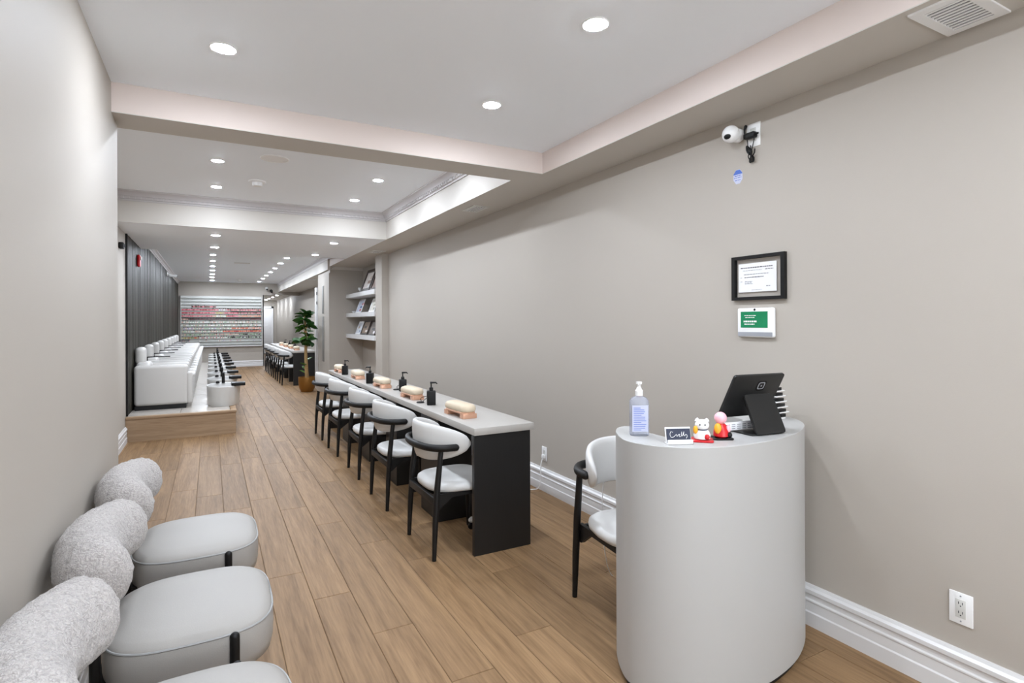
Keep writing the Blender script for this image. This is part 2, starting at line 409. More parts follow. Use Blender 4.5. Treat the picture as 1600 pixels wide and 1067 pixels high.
# crown mouldings
CR = [(0, 0), (.0, -.105), (.012, -.105), (.014, -.09), (.022, -.086), (.024, -.062), (.034, -.058), (.040, -.040), (.060, -.020), (.072, -.014), (.074, 0)]
def crown_y(name, x, sgn, y0, y1, z, lab, dent=True, sc=1.0):
    mb = MB(); mb.extr([(x + sgn * a * sc, z + b * sc) for a, b in CR], 'y', y0, y1)
    o = struct(mb.build(name, M_CROWN), lab)
    if dent:
        d = MB(); n = int((y1 - y0) / .05)
        for i in range(n):
            yy = y0 + .05 * i + .02
            d.box(min(x + sgn * .02, x + sgn * .034), max(x + sgn * .02, x + sgn * .034), yy, yy + .025, z - .086, z - .062)
        q = d.build('dentils', M_CROWN, o); q['kind'] = 'stuff'
    return o
def crown_x(name, y, sgn, x0, x1, z, lab):
    mb = MB(); mb.extr([(y + sgn * a, z + b) for a, b in CR], 'x', x0, x1)
    o = struct(mb.build(name, M_CROWN), lab)
    d = MB(); n = int((x1 - x0) / .05)
    for i in range(n):
        xx = x0 + .05 * i + .02
        d.box(xx, xx + .025, min(y + sgn * .02, y + sgn * .034), max(y + sgn * .02, y + sgn * .034), z - .086, z - .062)
    q = d.build('dentils', M_CROWN, o); q['kind'] = 'stuff'
    return o
crown_x('trim_2', 7.03, -1, XL, X2, Z2, 'dentil crown moulding across the far side of the second ceiling tray')
crown_y('trim_3', X2, -1, 3.66, 7.03, Z2, 'dentil crown moulding along the right side of the second ceiling tray')
crown_y('trim_4', XL, 1, 9.47, YB, Z3, 'crown moulding above the dark wood panelling', False, .95)
crown_y('trim_5', XBK, -1, 9.47, YB, Z3, 'crown moulding on the far right bulkhead', False, .8)
# side face closing the far tray on the right between soffit and bulkhead
MB().box(X2 - .004, X2 - .0005, 9.47, 10.97, ZS + .0005, 2.67).build('tray_cheek', M_TRAY, ceil, smooth=False)

# baseboards
BP = [(0, 0), (.020, 0), (.020, .062), (.016, .068), (.016, .108), (.0185, .112), (.0185, .118), (.0145, .124), (.0145, .142), (.021, .150), (.021, .166), (.012, .175), (.008, .186), (0, .186)]
def base_y(name, x, sgn, y0, y1, lab): return struct(MB().extr([(x + sgn * a * 1.1, b) for a, b in BP], 'y', y0, y1).build(name, M_TRIM, ang=25), lab)
def base_x(name, y, sgn, x0, x1, lab): return struct(MB().extr([(y + sgn * a * 1.1, b) for a, b in BP], 'x', x0, x1).build(name, M_TRIM, ang=25), lab)
base_y('baseboard_right', XR, -1, YF, 8.49, 'tall white moulded baseboard along the right wall')
base_y('baseboard_left', XLN, 1, YF, 3.60, 'white baseboard behind the waiting chairs')
base_y('baseboard_left_far', XL, 1, 3.60, 7.86, 'white baseboard ending at the wooden platform')
base_x('baseboard_back', YB, -1, .28, 1.49, 'white baseboard below the polish rack')

# dark wood panelling of the left wall: boards as geometry, too narrow to pick apart
dp = MB(); y = 7.95; i = 0
MB_boards = []
while y < YB - .02:
    wd = random.choice((.075, .1, .1, .125)); y1 = min(y + wd, YB - .01)
    dp.box(XL, XL + .012 + random.uniform(0, .006), y + .003, y1 - .003, .30, ZS if y < 9.47 else 2.585); y = y1
dpo = struct(dp.build('wall_panelling', M_DARKWOOD, smooth=False), 'dark charcoal vertical wood panelling behind the pedicure chairs')
struct(MB().box(XL, XL + .022, 7.93, 7.95, .30, ZS).build('trim_6', M_BLKMETAL, smooth=False), 'black edge trim of the dark panelling')
struct(MB().box(XL, XL + .008, 7.95, YB - .01, .30, ZS).build('trim_7', M_BLKMETAL, smooth=False), 'black backing behind the wood panelling')

# white door edge past the pier
dj = thing('door_2', 'edge of a white door with black hinges behind the leafy plant', 'door', (1.962, 12.27, 0)); dj['kind'] = 'structure'
MB().box(-.022, .022, -.06, .06, .01, 2.13, r=.003).build('door_leaf', M_TRIM, dj)
for zz in (1.98, 1.78): MB().box(-.010, .004, -.066, -.058, zz, zz + .06).build('hinge', M_BLKMETAL, dj)

# ------------------------------------------------------------------ recessed lights, vents, ceiling devices
ringm = MB().lathe([(.045, -.001), (.0455, -.004), (.052, -.005), (.0545, -.003), (.055, 0), (.045, 0)], 28).mesh('trim_ring', M_PLASTW)
M_LAMP2 = mat('lit_led_lens_far', (255, 255, 255), .5, emit=(234, 243, 255), estr=POT_STRENGTH * 1.25)
lens2 = MB().lathe([(.001, -.0085), (.02, -.008), (.036, -.006), (.0445, -.002), (.001, -.0015)], 28).mesh('lens', M_LAMP2)
lensm = MB().lathe([(.001, -.0085), (.02, -.008), (.036, -.006), (.0445, -.002), (.001, -.0015)], 28).mesh('lens', M_LAMP)
def pot(x, y, z, label, group):
    t = thing('recessed_light', label, 'ceiling light', (x, y, z), 0, group)
    link('trim_ring', ringm, t); link('lens', lens2 if y > 7.1 else lensm, t)
pot(.053, 2.755, Z1, 'round recessed light in the front ceiling tray, left above the waiting chairs', 'front tray lights')
pot(1.383, 1.823, Z1, 'round recessed light in the front ceiling tray, nearest to the viewer', 'front tray lights')
pot(1.383, 2.775, Z1, 'round recessed light in the front ceiling tray, right one next to the beam', 'front tray lights')
for yy in (.5, -.45, -1.4):  # unseen pots added behind the camera to brighten the near end
    for xx in (.053, 1.383): pot(xx, yy, Z1, 'unseen recessed light added behind the viewer to brighten the front tray', 'added lights behind the viewer')
for (x, y, l) in ((.057, 5.38, 'nearer left'), (.055, 6.41, 'farther left'), (1.445, 5.40, 'nearer right'), (1.442, 6.40, 'farther right')):
    pot(x, y, Z2, 'recessed light in the crown-moulded second tray, %s of four' % l, 'second tray lights')
for (x, y, l) in ((.055, 4.35, 'left'), (1.445, 4.35, 'right')):
    pot(x, y, Z2, 'recessed light in the second tray hidden behind the beam, %s one' % l, 'second tray lights')
for (x, y, l) in ((.055, 7.605, 'nearer left'), (.052, 8.80, 'farther left'), (1.455, 7.665, 'nearer right'), (1.440, 9.10, 'farther right')):
    pot(x, y, ZS, 'recessed light in the lowered ceiling band between the trays, %s of four' % l, 'soffit band lights')
for i, yy in enumerate((10.6, 11.75, 12.9, 14.1, 15.2, 16.37, 17.5, 18.8)):
    if i > 0 or True:
        pot(.04, yy, Z3, '%s recessed light from the front in the left row of the far ceiling' % ORD[i], 'far ceiling left row')
for i, yy in enumerate((11.70, 12.80, 14.0, 15.12, 16.30, 17.4, 18.8)):
    pot(1.32, yy, Z3, '%s recessed light from the front in the right row of the far ceiling' % ORD[i], 'far ceiling right row')
for i, (x, y) in enumerate(((2.15, 22.1), (2.14, 23.6), (2.13, 25.1), (2.12, 26.5))):
    pot(x, y, ZBK, '%s recessed light from the front in the corridor ceiling' % ORD[i], 'corridor lights')

def grille(name, label, x, y, z, sx, sy, n, along='x'):
    t = thing(name, label, 'air vent', (x, y, z))
    fr = MB(); b = .18 * min(sx, sy)
    for (x0, x1, y0, y1) in ((-sx / 2, sx / 2, -sy / 2, -sy / 2 + b), (-sx / 2, sx / 2, sy / 2 - b, sy / 2), (-sx / 2, -sx / 2 + b, -sy / 2 + b, sy / 2 - b), (sx / 2 - b, sx / 2, -sy / 2 + b, sy / 2 - b)):
        fr.box(x0, x1, y0, y1, -.007, 0)
    fr.build('frame', M_GREYMID if n < 5 else M_PLASTW, t)
    MB().box(-sx / 2 + b, sx / 2 - b, -sy / 2 + b, sy / 2 - b, -.001, 0).build('backing', M_INKD, t)
    iw, il = sx - 2 * b, sy - 2 * b
    for k in range(n):
        if along == 'x':
            yy = -il / 2 + (k + .5) * il / n; mb = MB().box(-iw / 2, iw / 2, yy - il / n * .27, yy + il / n * .27, -.006, -.003)
        else:
            xx = -iw / 2 + (k + .5) * iw / n; mb = MB().box(xx - iw / n * .27, xx + iw / n * .27, -il / 2, il / 2, -.006, -.003)
        mb.build('slat', M_PLASTW, t, smooth=False)
grille('air_vent', 'square white louvred vent in the front soffit at the top right', 2.275, .945, ZS, .28, .155 + .03, 10, 'y')
grille('air_vent', 'small grey vent in the soffit above the nail table', 2.18, 4.73, ZS, .16, .28, 4, 'y')
grille('air_vent', 'flat vent in the soffit in front of the shelf niche', 2.2, 8.3, ZS, .2, .3, 4, 'y')
grille('air_vent', 'flat vent under the bulkhead nearest the plant', 2.08, 13.5, ZBK, .2, .32, 4, 'y')
grille('air_vent', 'flat vent under the bulkhead farther along', 2.08, 17.9, ZBK, .2, .32, 4, 'y')
grille('air_vent', 'flat vent in the far ceiling between the light rows', .59, 13.1, Z3, .3, .14, 3)
t = thing('ceiling_speaker', 'round flush ceiling speaker in the second tray', 'speaker', (.481, 5.09, Z2))
MB().lathe([(.001, -.004), (.095, -.004), (.105, -.003), (.110, 0), (.001, 0)], 32).build('grille', M_PLASTW, t)
MB().lathe([(.100, -.002), (.102, -.007), (.112, -.006), (.115, 0), (.1, 0)], 32).build('rim', M_PLASTW, t)
t = thing('smoke_detector', 'white smoke detector in the second tray beside the left lights', 'smoke detector', (.407, 5.98, Z2))
MB().lathe([(.001, -.016), (.07, -.016), (.078, -.010), (.08, 0), (.001, 0)], 28).build('base', M_PLASTW, t)
MB().lathe([(.001, -.05), (.038, -.05), (.044, -.044), (.046, -.015), (.001, -.015)], 28).build('sensor', M_PLASTW, t)
t = thing('smoke_detector', 'small detector on the far ceiling near the polish rack', 'smoke detector', (.746, 18.2, Z3))
MB().lathe([(.001, -.05), (.05, -.05), (.07, -.03), (.08, 0), (.001, 0)], 20).build('body', M_GREYMID, t)
t = thing('fire_alarm', 'red fire alarm horn high on the dark wood panelling', 'fire alarm', (XL + .02, 8.97, 2.16))
MB().box(0, .035, -.06, .06, 0, .16, r=.012).build('body', M_RED, t)
MB().box(.035, .05, -.03, .03, .09, .14, r=.006).build('strobe', M_PLASTW, t)
def bullet(label, loc, rz, m1=M_PLASTW):
    t = thing('security_camera', label, 'camera', loc, rz)
    MB().lathe([(.001, 0), (.04, 0), (.045, .012), (.03, .03), (.001, .03)], 16, rotm=Matrix.Rotation(-PI / 2, 3, 'X')).build('bracket', m1, t)
    MB().tube([(0, .03, 0), (0, .07, -.02)], .012).build('arm', m1, t)
    MB().tube([(0, .05, -.03), (0, .2, -.05)], .032, 14).build('housing', m1, t)
    MB().tube([(0, .2, -.05), (0, .206, -.051)], .027, 14).build('lens', M_BLKPLASTIC, t)
bullet('small white camera under the crown moulding on the dark panelling', (XL + .02, 14.6, 2.50), -PI / 2)
bullet('white camera above the corridor opening on the back wall', (1.60, YB - .002, 2.52), PI)
bullet('black camera above the corridor opening on the back wall', (1.74, YB - .002, 2.44), PI, M_BLKPLASTIC)
t = thing('wall_sensor', 'small dark sensor at the left wall just past the near corner', 'sensor', (XL, 7.42, 2.22))
MB().box(0, .05, -.05, .05, 0, .07, r=.012).build('body', M_BLKPLASTIC, t)
MB().box(.045, .056, -.03, .03, .02, .05, r=.004).build('lens', M_INKD, t)

# ------------------------------------------------------------------ black and white armchair
def make_chair(label, loc, rz):
    t = thing('dining_armchair', label, 'chair', loc, rz)
    # seat cushion, front towards +x
    def seat_ring(s, z):
        o = []
        for k in range(40):
            a = 2 * PI * k / 40; c, q = math.cos(a), math.sin(a)
            ex = .55 if c > 0 else .72
            x = .215 * math.copysign(abs(c) ** ex, c); y = (.232 if c > -.1 else .225) * math.copysign(abs(q) ** .62, q)
            o.append((x * s - .005, y * s, z))
        return o
    MB().loft([seat_ring(.90, .375), seat_ring(.985, .381), seat_ring(1.0, .398), seat_ring(.985, .416), seat_ring(.92, .427), seat_ring(.7, .433), seat_ring(.3, .435)]).build('seat', M_WHITELTH, t, ang=70)
    MB().loft([seat_ring(.80, .348), seat_ring(.88, .352), seat_ring(.89, .378)]).build('seat_frame', M_CHARWOOD, t)
    # tapered legs
    for sy in (-1, 1):
        MB().tube([(-.228, .233 * sy, 0), (-.219, .231 * sy, .22), (-.205, .229 * sy, .42), (-.180, .228 * sy, .645)], [.0125, .0175, .0185, .0150], 12).build('leg', M_CHARWOOD, t)
        MB().tube([(.185, .205 * sy, 0), (.178, .195 * sy, .22), (.17, .185 * sy, .376)], [.0115, .0165, .0175], 12).build('leg', M_CHARWOOD, t)
        MB().extr([(-.215, .36), (-.215, .285), (-.19, .285), (-.10, .352), (.17, .352), (.17, .376), (-.215, .376)], 'y', .205 * sy - .011, .205 * sy + .011).build('side_rail', M_CHARWOOD, t)
    MB().box(-.228, -.206, -.225, .225, .32, .366, r=.005).build('back_rail', M_CHARWOOD, t)
    # curved arm rail
    pts = catmull([(-.095, -.246, .652), (-.17, -.244, .655), (-.238, -.2, .658), (-.272, -.11, .66), (-.284, 0, .66), (-.272, .11, .66), (-.238, .2, .658), (-.17, .244, .655), (-.095, .246, .652)], 5)
    rr = [.0235] * len(pts)
    MB().tube(pts, rr, 12, flat=(.78, .92), round_ends=True).build('arm_rail', M_CHARWOOD, t)
    # wrap-around back pad
    rings = []
    n = 36
    for i in range(n + 1):
        s = -1 + 2 * i / n
        s_ = math.copysign(min(abs(s), .9985), s)
        ang = s_ * 1.42
        cx = -.02 - .222 * math.cos(ang) ** 1.0; cy = .232 * math.sin(ang) * (1 + .05 * abs(s_))
        cx += .06 * abs(s_) ** 3
        hh = .112 * (1 - abs(s_) ** 2.6) ** .5 + .004
        th = .021 * (1 - abs(s_) ** 6) ** .5 + .002
        tx = math.cos(ang); ty = math.sin(ang)      # outward normal (-cos, sin)
        nx, ny = -math.cos(ang), math.sin(ang)
        zc = .678 - .012 * abs(s_) ** 2
        ring = []
        for k in range(16):
            a = 2 * PI * k / 16
            ca, sa = math.cos(a), math.sin(a)
            u = th * math.copysign(abs(ca) ** .7, ca); v = hh * math.copysign(abs(sa) ** .8, sa)
            lean = -.08 * v
            ring.append((cx + nx * (u - lean), cy + ny * (u - lean), zc + v))
        rings.append(ring)
    MB().loft(rings).build('backrest', M_WHITELTH, t, ang=75)
    return t
CH = [3.285, 4.29, 5.215, 6.185, 7.09]
NLAB = ['nearest black and white armchair at the long nail table, beside the dark end panel', 'second armchair from the dark end panel at the long nail table', 'middle armchair of the five at the long nail table', 'fourth armchair from the dark end panel at the long nail table', 'farthest armchair at the long nail table, closest to the plant']
c0 = make_chair(NLAB[0], (1.372, CH[0] + .022, 0), 0); c0['group'] = 'armchairs at the nail tables'
for i in range(1, 5): dup(c0, (1.385 + (0, -.013, .0, -.005, .0)[i], CH[i], 0), (0, 0, -.02, .02, 0)[i], NLAB[i])
for i, yy in enumerate((13.55, 14.55, 15.5, 16.45, 17.4)):
    dup(c0, (1.62, yy, 0), 0, ['nearest armchair at the far nail table, left of the potted plant', 'second armchair along the far nail table', 'middle armchair along the far nail table', 'fourth armchair along the far nail table', 'last armchair along the far nail table, beside the corridor'][i])
dup(c0, (1.829, 2.078, 0), -1.68, 'white padded black armchair standing behind the curved reception desk', 'armchairs at the nail tables')

# ------------------------------------------------------------------ nail tables
def nail_table(label, x0, x1, y0, y1, peds):
    t = thing('nail_table', label, 'table', ((x0 + x1) / 2, y0, 0))
    hw = (x1 - x0) / 2; L_ = y1 - y0
    MB().box(-hw - .005, hw + .006, -.012, L_, .724, .768, r=.003).build('tabletop', M_QUARTZ, t)
    for yy in (0.012, L_ - .045): MB().box(-hw + .004, hw - .01, yy, yy + .032, .0, .724, r=.001, seg=1).build('end_panel', M_BLACK, t)
    for a, b in peds: MB().box(-hw + .02, hw - .12, a - y0, b - y0, 0.0, .724, r=.001, seg=1).build('pedestal', M_BLACK, t)
    MB().box(hw - .14, hw - .12, .044, L_ - .045, .62, .724).build('rear_rail', M_BLACK, t)
    return t
nail_table('long white topped nail table with black end panel along the right wall', 1.372, 1.772, 3.0, 7.62, [(3.655, 4.01), (4.64, 4.96), (5.57, 5.9), (6.53, 6.84)])
nail_table('far nail table with white top and black sides behind the plant', 1.60, 2.07, 13.1, 18.4, [(14.0, 14.15), (15.0, 15.15), (16.0, 16.15), (17.0, 17.15)])
# hand rests
def hand_rest(label, loc, rz=0):
    t = thing('hand_rest', label, 'hand rest', loc, rz, 'nail hand rests')
    base = [(x, y) for x, y in rrect(.105, .30, .045, 6)]
    mb = MB(); mb.prism(base, .030, .042, r=.003); mb.build('tray', M_ROSE, t)
    for sy in (-1, 1):
        MB().box(-.05, .05, sy * .12 - .028, sy * .12 + .028, 0, .032, r=.004).build('foot', M_ROSE, t)
    r = []
    for sc, z in ((.90, .042), (1.0, .050), (1.02, .062), (.97, .076), (.86, .085), (.6, .091), (.2, .093)):
        r.append([(x * sc, y * (1 - (1 - sc) * .5), z) for x, y in rrect(.112, .31, .052, 7)])
    MB().loft(r).build('cushion', M_CREAM, t, ang=80)
    return t
RL = ['cream and rose-gold hand rest nearest the front end of the long nail table', 'second hand rest from the front on the long nail table, beside a black pump bottle', 'middle hand rest on the long nail table', 'fourth hand rest from the front on the long nail table', 'farthest hand rest on the long nail table']
h0 = hand_rest(RL[0], (1.475, 3.455, .768), .06)
for i, (x, y, a) in enumerate(((1.47, 4.46, .05), (1.465, 5.36, .02), (1.455, 6.33, -.03), (1.45, 7.27, 0))): dup(h0, (x, y, .768), a, RL[i + 1])
for i, yy in enumerate((13.5, 14.5, 15.5, 16.5)): dup(h0, (1.72, yy, .768), 0, '%s hand rest from the front on the far nail table' % ORD[i])
def pump(label, loc, rz=0):
    t = thing('pump_bottle', label, 'bottle', loc, rz, 'black pump bottles')
    MB().box(-.033, .033, -.033, .033, 0, .108, r=.005, seg=3).build('body', M_BLKPLASTIC, t)
    MB().lathe([(.015, .108), (.015, .128), (.012, .132), (.001, .132)], 16).build('collar', M_BLKPLASTIC, t)
    MB().tube([(0, 0, .13), (0, 0, .165)], .005, 8).build('stem', M_BLKPLASTIC, t)
    MB().tube([(-.008, 0, .168), (.035, 0, .168), (.046, 0, .158)], [.008, .006, .004], 8).build('nozzle', M_BLKPLASTIC, t)
    return t
PLB = ['black pump bottle nearest the front on the long nail table', 'second black pump bottle from the front, standing near the wall side', 'third black pump bottle from the front on the long nail table', 'farthest black pump bottle on the long nail table']
p0 = pump(PLB[0], (1.478, 4.02, .768), -.3)
for i, (x, y, a) in enumerate(((1.545, 4.95, -.2), (1.445, 5.74, 2.6), (1.425, 6.86, -.4))): dup(p0, (x, y, .768), a, PLB[i + 1])
for i, yy in enumerate((14.0, 15.0, 16.0)): dup(p0, (1.75, yy, .768), 0, '%s black pump bottle from the front on the far nail table' % ORD[i])
# small black nail lamps with looping cords
def mini(label, loc, rz):
    t = thing('nail_drill', label, 'nail tool', loc, rz, 'nail tools on the long table')
    MB().lathe([(.001, 0), (.03, 0), (.032, .004), (.026, .010), (.001, .012)], 16).build('base', M_BLKPLASTIC, t)
    pts = [(.02 + .03 * math.sin(a), .02 * math.cos(a) - .02, .006 + .045 * abs(math.sin(a * .5))) for a in [k * .45 for k in range(14)]]
    MB().tube(pts, .0022, 6).build('cord', M_BLKPLASTIC, t)
mini('small black device with looped cord between the near hand rest and pump bottle', (1.44, 4.16, .768), .3)
mini('small black device with looped cord beside the second pump bottle', (1.52, 5.06, .768), .5)
# rolling stool half hidden behind the end panel
t = thing('rolling_stool', 'white rolling stool half hidden behind the black end panel', 'stool', (1.74, 3.44, 0))
MB().lathe([(.10, .42), (.135, .43), (.145, .46), (.135, .49), (.10, .50), (.001, .502)], 28).build('seat', M_WHITELTH, t)
MB().tube([(0, 0, .07), (0, 0, .43)], .02, 12).build('column', M_CHROME, t)
for k in range(5):
    a = 2 * PI * k / 5 + 3.2
    MB().tube([(0, 0, .085), (.1 * math.cos(a), .1 * math.sin(a), .08), (.20 * math.cos(a), .20 * math.sin(a), .062)], [.024, .022, .018], 10, round_ends=True).build('leg', M_PLASTW, t)
    c = (.20 * math.cos(a), .20 * math.sin(a))
    MB().lathe([(.001, -.010), (.018, -.010), (.022, -.006), (.022, .006), (.018, .010), (.001, .010)], 16, rotm=Matrix.Rotation(PI / 2, 3, 'X'), off=(c[0], c[1], .022)).build('caster', M_BLKPLASTIC, t)
# back pad of that stool
MB().loft([[(.02 + .02 * math.cos(b) * s, -.12 + 0 + .10 * math.sin(b) * 0 + .02 * math.sin(b) * s, z) for b in [2 * PI * k / 12 for k in range(12)]] for s, z in ((.6, .50), (1, .52), (1, .66), (.6, .68))]).build('back_pad', M_WHITELTH, t)

# ------------------------------------------------------------------ waiting chairs
def waiting_chair(label, loc):
    t = thing('waiting_chair', label, 'chair', loc, 0, 'boucle backed waiting chairs')
    def ring(s, z, dx=0):
        return [(x, y, z) for x, y in [((px - 0) * s[0] - .055 + dx, py * s[1]) for px, py in rr]]
    rr = []
    for k in range(64):
        a = 2 * PI * k / 64; c, q = math.cos(a), math.sin(a)
        rr.append((.245 * math.copysign(abs(c) ** .62, c), .268 * math.copysign(abs(q) ** .56, q) * (1.0 - .05 * (c < 0) * abs(c))))
    levels = [((.72, .72), .300), ((.90, .90), .302), ((.97, .97), .314), ((.995, .995), .345), ((1.0, 1.0), .385), ((.99, .99), .425), ((.975, .977), .436), ((.95, .955), .444), ((.88, .89), .454), ((.7, .72), .463), ((.4, .42), .468), ((.12, .12), .469)]
    MB().loft([ring(s, z) for s, z in levels]).build('seat', M_GREYLTH, t, ang=80)
    pp = [Vector(p) for p in ring((.985, .985), .433)]; pp = pp + pp[:2]
    MB().tube(pp, .0035, 6).build('piping', M_PIPING, t)
    # boucle bolster curving forward at both ends
    pts = catmull([(-.290, -.212, -.008), (-.314, -.15, .0), (-.332, -.075, .004), (-.338, 0, .006), (-.332, .075, .004), (-.314, .15, .0), (-.290, .212, -.008)], 14)
    m = len(pts); n = 64
    rad = [.112] * m
    core = []
    R0 = .087
    capn = 14
    t0 = (Vector(pts[0]) - Vector(pts[1])).normalized(); t1 = (Vector(pts[-1]) - Vector(pts[-2])).normalized()
    seq = []
    for k in range(capn, 0, -1):
        q = .985 * k / capn; seq.append((Vector(pts[0]) + t0 * R0 * .9 * math.sin(q * PI / 2), R0 * math.cos(q * PI / 2), t0 * -1))
    for i, p in enumerate(pts):
        tt = (Vector(pts[min(i + 1, m - 1)]) - Vector(pts[max(i - 1, 0)])).normalized(); seq.append((Vector(p), R0, tt))
    for k in range(1, capn + 1):
        q = .985 * k / capn; seq.append((Vector(pts[-1]) + t1 * R0 * .9 * math.sin(q * PI / 2), R0 * math.cos(q * PI / 2), t1))
    rings = []
    for c, r, tt in seq:
        a = tt.cross(Vector((0, 0, 1))).normalized(); b = a.cross(tt).normalized()
        ring_ = []
        for k in range(n):
            an = 2 * PI * k / n
            d = (a * math.cos(an) + b * math.sin(an) * 1.2)
            p = c + d * r
            f = noise.noise(p * 46) * .0045 + noise.noise(p * 110) * .003 + noise.noise(p * 9) * .004
            ring_.append(p + d * f + Vector((0, 0, .674)))
        rings.append(ring_)
    MB().loft(rings).build('backrest', M_BOUCLE, t, ang=180)
    for sy in (-1, 1):
        MB().tube([(.062, sy * .263, 0), (.062, sy * .263, .425)], .0145, 14, round_ends=True).build('leg', M_BLKMETAL, t)
        MB().tube([(-.30, sy * .19, 0), (-.30, sy * .19, .62)], .0145, 14).build('leg', M_BLKMETAL, t)
    MB().box(-.305, -.22, -.19, .19, .315, .335).build('back_bar', M_BLKMETAL, t)
    return t
WL = ['pale grey waiting chair with white boucle back, farthest of the three by the left wall', 'middle waiting chair of the three, pale grey seat and white boucle back', 'nearest waiting chair at the bottom left corner with large boucle back']
w0 = waiting_chair(WL[0], (0, 2.885, 0))
dup(w0, (0, 2.190, 0), 0, WL[1]); dup(w0, (0, 1.495, 0), 0, WL[2])

# ------------------------------------------------------------------ reception desk
OUT = [(1.575, 1.885), (1.53, 1.872), (1.487, 1.832), (1.455, 1.79), (1.418, 1.725), (1.392, 1.65), (1.405, 1.57), (1.445, 1.50), (1.505, 1.447), (1.585, 1.408), (1.68, 1.385), (1.81, 1.380), (1.94, 1.392), (2.085, 1.425), (2.225, 1.487), (2.325, 1.56), (2.385, 1.65), (2.40, 1.76)]
oc = [(p.x, p.y) for p in catmull([Vector((a, b)) for a, b in OUT], 4)]
inner = [(2.40, 1.92), (2.22, 1.92), (2.15, 1.74), (2.02, 1.63), (1.85, 1.575), (1.68, 1.545), (1.59, 1.545), (1.568, 1.565), (1.568, 1.72), (1.60, 1.82), (1.605, 1.865)]
t = thing('reception_desk', 'curved white reception desk with a crescent top in the foreground', 'desk', (1.9, 1.6, 0))
def loc_(P, c=(1.9, 1.6)): return [(x - c[0], y - c[1]) for x, y in P]
top = loc_(oc + inner)
ti = offset_poly(top, -.002)
MB().loft([[(x, y, .9055) for x, y in top], [(x, y, .943) for x, y in top], [(x, y, .945) for x, y in ti]]).build('top', M_DESK, t, ang=30)
oc2 = loc_(oc); ins = [(x * .945 + .0, y) for x, y in oc2]
def inset_open(P, d):
    out = []
    for i, p in enumerate(P):
        a = Vector(P[max(i - 1, 0)]); b = Vector(P[min(i + 1, len(P) - 1)]); tt = (b - a).normalized()
        nrm = Vector((-tt.y, tt.x)); out.append((p[0] + nrm.x * d, p[1] + nrm.y * d))
    return out
ip = inset_open(oc2, .03)
MB().prism(oc2 + list(reversed(ip)), .03, .9055).build('curved_front', M_DESK, t, ang=30)
a_ = inset_open(oc2, .015); b_ = inset_open(oc2, .05)
MB().prism(a_ + list(reversed(b_)), 0, .03).build('plinth', M_BLKPLASTIC, t)
MB().prism(loc_([(2.24, 1.52), (2.39, 1.66), (2.395, 1.9), (2.24, 1.9)]), .03, .9055).build('pedestal', M_DESK, t)

ZD = .945
# sanitizer bottle
t = thing('sanitizer_bottle', 'clear hand sanitizer pump bottle on the reception desk', 'bottle', (1.502, 1.705, ZD), -.55)
def rr_levels(w, d, r, lv): return [[(x * s, y * s, z) for x, y in rrect(w, d, r, 5)] for s, z in lv]
MB().loft(rr_levels(.076, .048, .018, ((.92, 0), (1, .004), (1, .125), (.95, .14), (.75, .150), (.38, .156), (.33, .165)))).build('body', M_GEL, t, ang=50)
lb = MB().box(-.031, .031, -.0253, -.0243, .018, .122).build('label', M_LABEL, t)
ln = MB()
for k in range(13):
    ln.box(-.026, -.026 + (.05 if k % 4 else .034) * random.uniform(.8, 1), -.0259, -.0253, .024 + k * .0072, .0262 + k * .0072)
ln.build('label_print', M_BLUE, lb)
MB().lathe([(.015, .158), (.0155, .178), (.011, .183), (.009, .19), (.006, .192), (.006, .203), (.012, .204), (.012, .212), (.001, .214)], 18).build('pump', M_PLASTW, t)
MB().tube([(0, 0, .208), (-.006, -.028, .207)], [.006, .004], 8).build('nozzle', M_PLASTW, t)
# card holder
t = thing('card_holder', 'white card holder with navy script business cards on the reception desk', 'card holder', (1.522, 1.512, ZD), -.42)
MB().box(-.048, .048, -.018, -.014, 0, .018, r=.001).build('front_lip', M_PLASTW, t)
MB().box(-.048, .048, -.018, .022, 0, .004, r=.001).build('tray', M_PLASTW, t)
rt_ = Matrix.Rotation(-.28, 3, 'X')
MB().box(-.048, .048, .006, .010, 0, .060, rot=rt_).build('back_plate', M_PLASTW, t)
MB().box(-.0440, .0440, -.0025, .0055, .005, .055, rot=rt_).build('cards', M_NAVY, t)
sp = [(-.022, .010), (-.030, .012), (-.034, .002), (-.030, -.008), (-.020, -.006), (-.010, .002), (-.008, -.005), (-.002, .001), (.003, .002), (.000, -.005), (.008, -.004), (.012, .012), (.010, .004), (.013, -.004), (.020, .012), (.018, .002), (.021, -.004), (.026, .002), (.031, -.004), (.026, -.013)]
def card_pt(x, z): v = rt_ @ Vector((x, -.0046, z)); return (v.x, v.y + .0015, v.z + .032)
MB().tube(catmull([card_pt(x, z) for x, z in sp], 4), .0009, 5).build('script_print', M_PLASTW, t)
# figurines
t = thing('lucky_cat_figurine', 'white lucky cat figurine with gold paw on a red base', 'figurine', (1.635, 1.505, ZD), -.75)
MB().prism(rrect(.062, .056, .01, 4), 0, .006, r=.0015).build('base', M_RED, t)
MB().lathe([(.012, .006), (.022, .008), (.024, .018), (.019, .03), (.013, .036)], 20).build('body', M_PLASTW, t)
MB().ell((0, -.002, .047), .020, .018, .0165).build('head', M_PLASTW, t)
for sx in (-1, 1):
    e = MB().lathe([(.0075, .0), (.0055, .005), (.001, .009)], 10, cx=sx * .013).build('ear', M_PLASTW, t, (0, 0, .058))
    MB().ell((sx * .007, -.0195, .05), .002, .0015, .0025, 8, 6).build('eye', M_BLKPLASTIC, t)
MB().ell((-.019, -.012, .034), .007, .007, .012, 12, 8).build('raised_paw', M_GOLD, t)
MB().tube([(.014 * math.cos(a), .014 * math.sin(a) - .001, .034) for a in [2 * PI * k / 16 for k in range(17)]], .0022, 6).build('collar', M_NAVY, t)
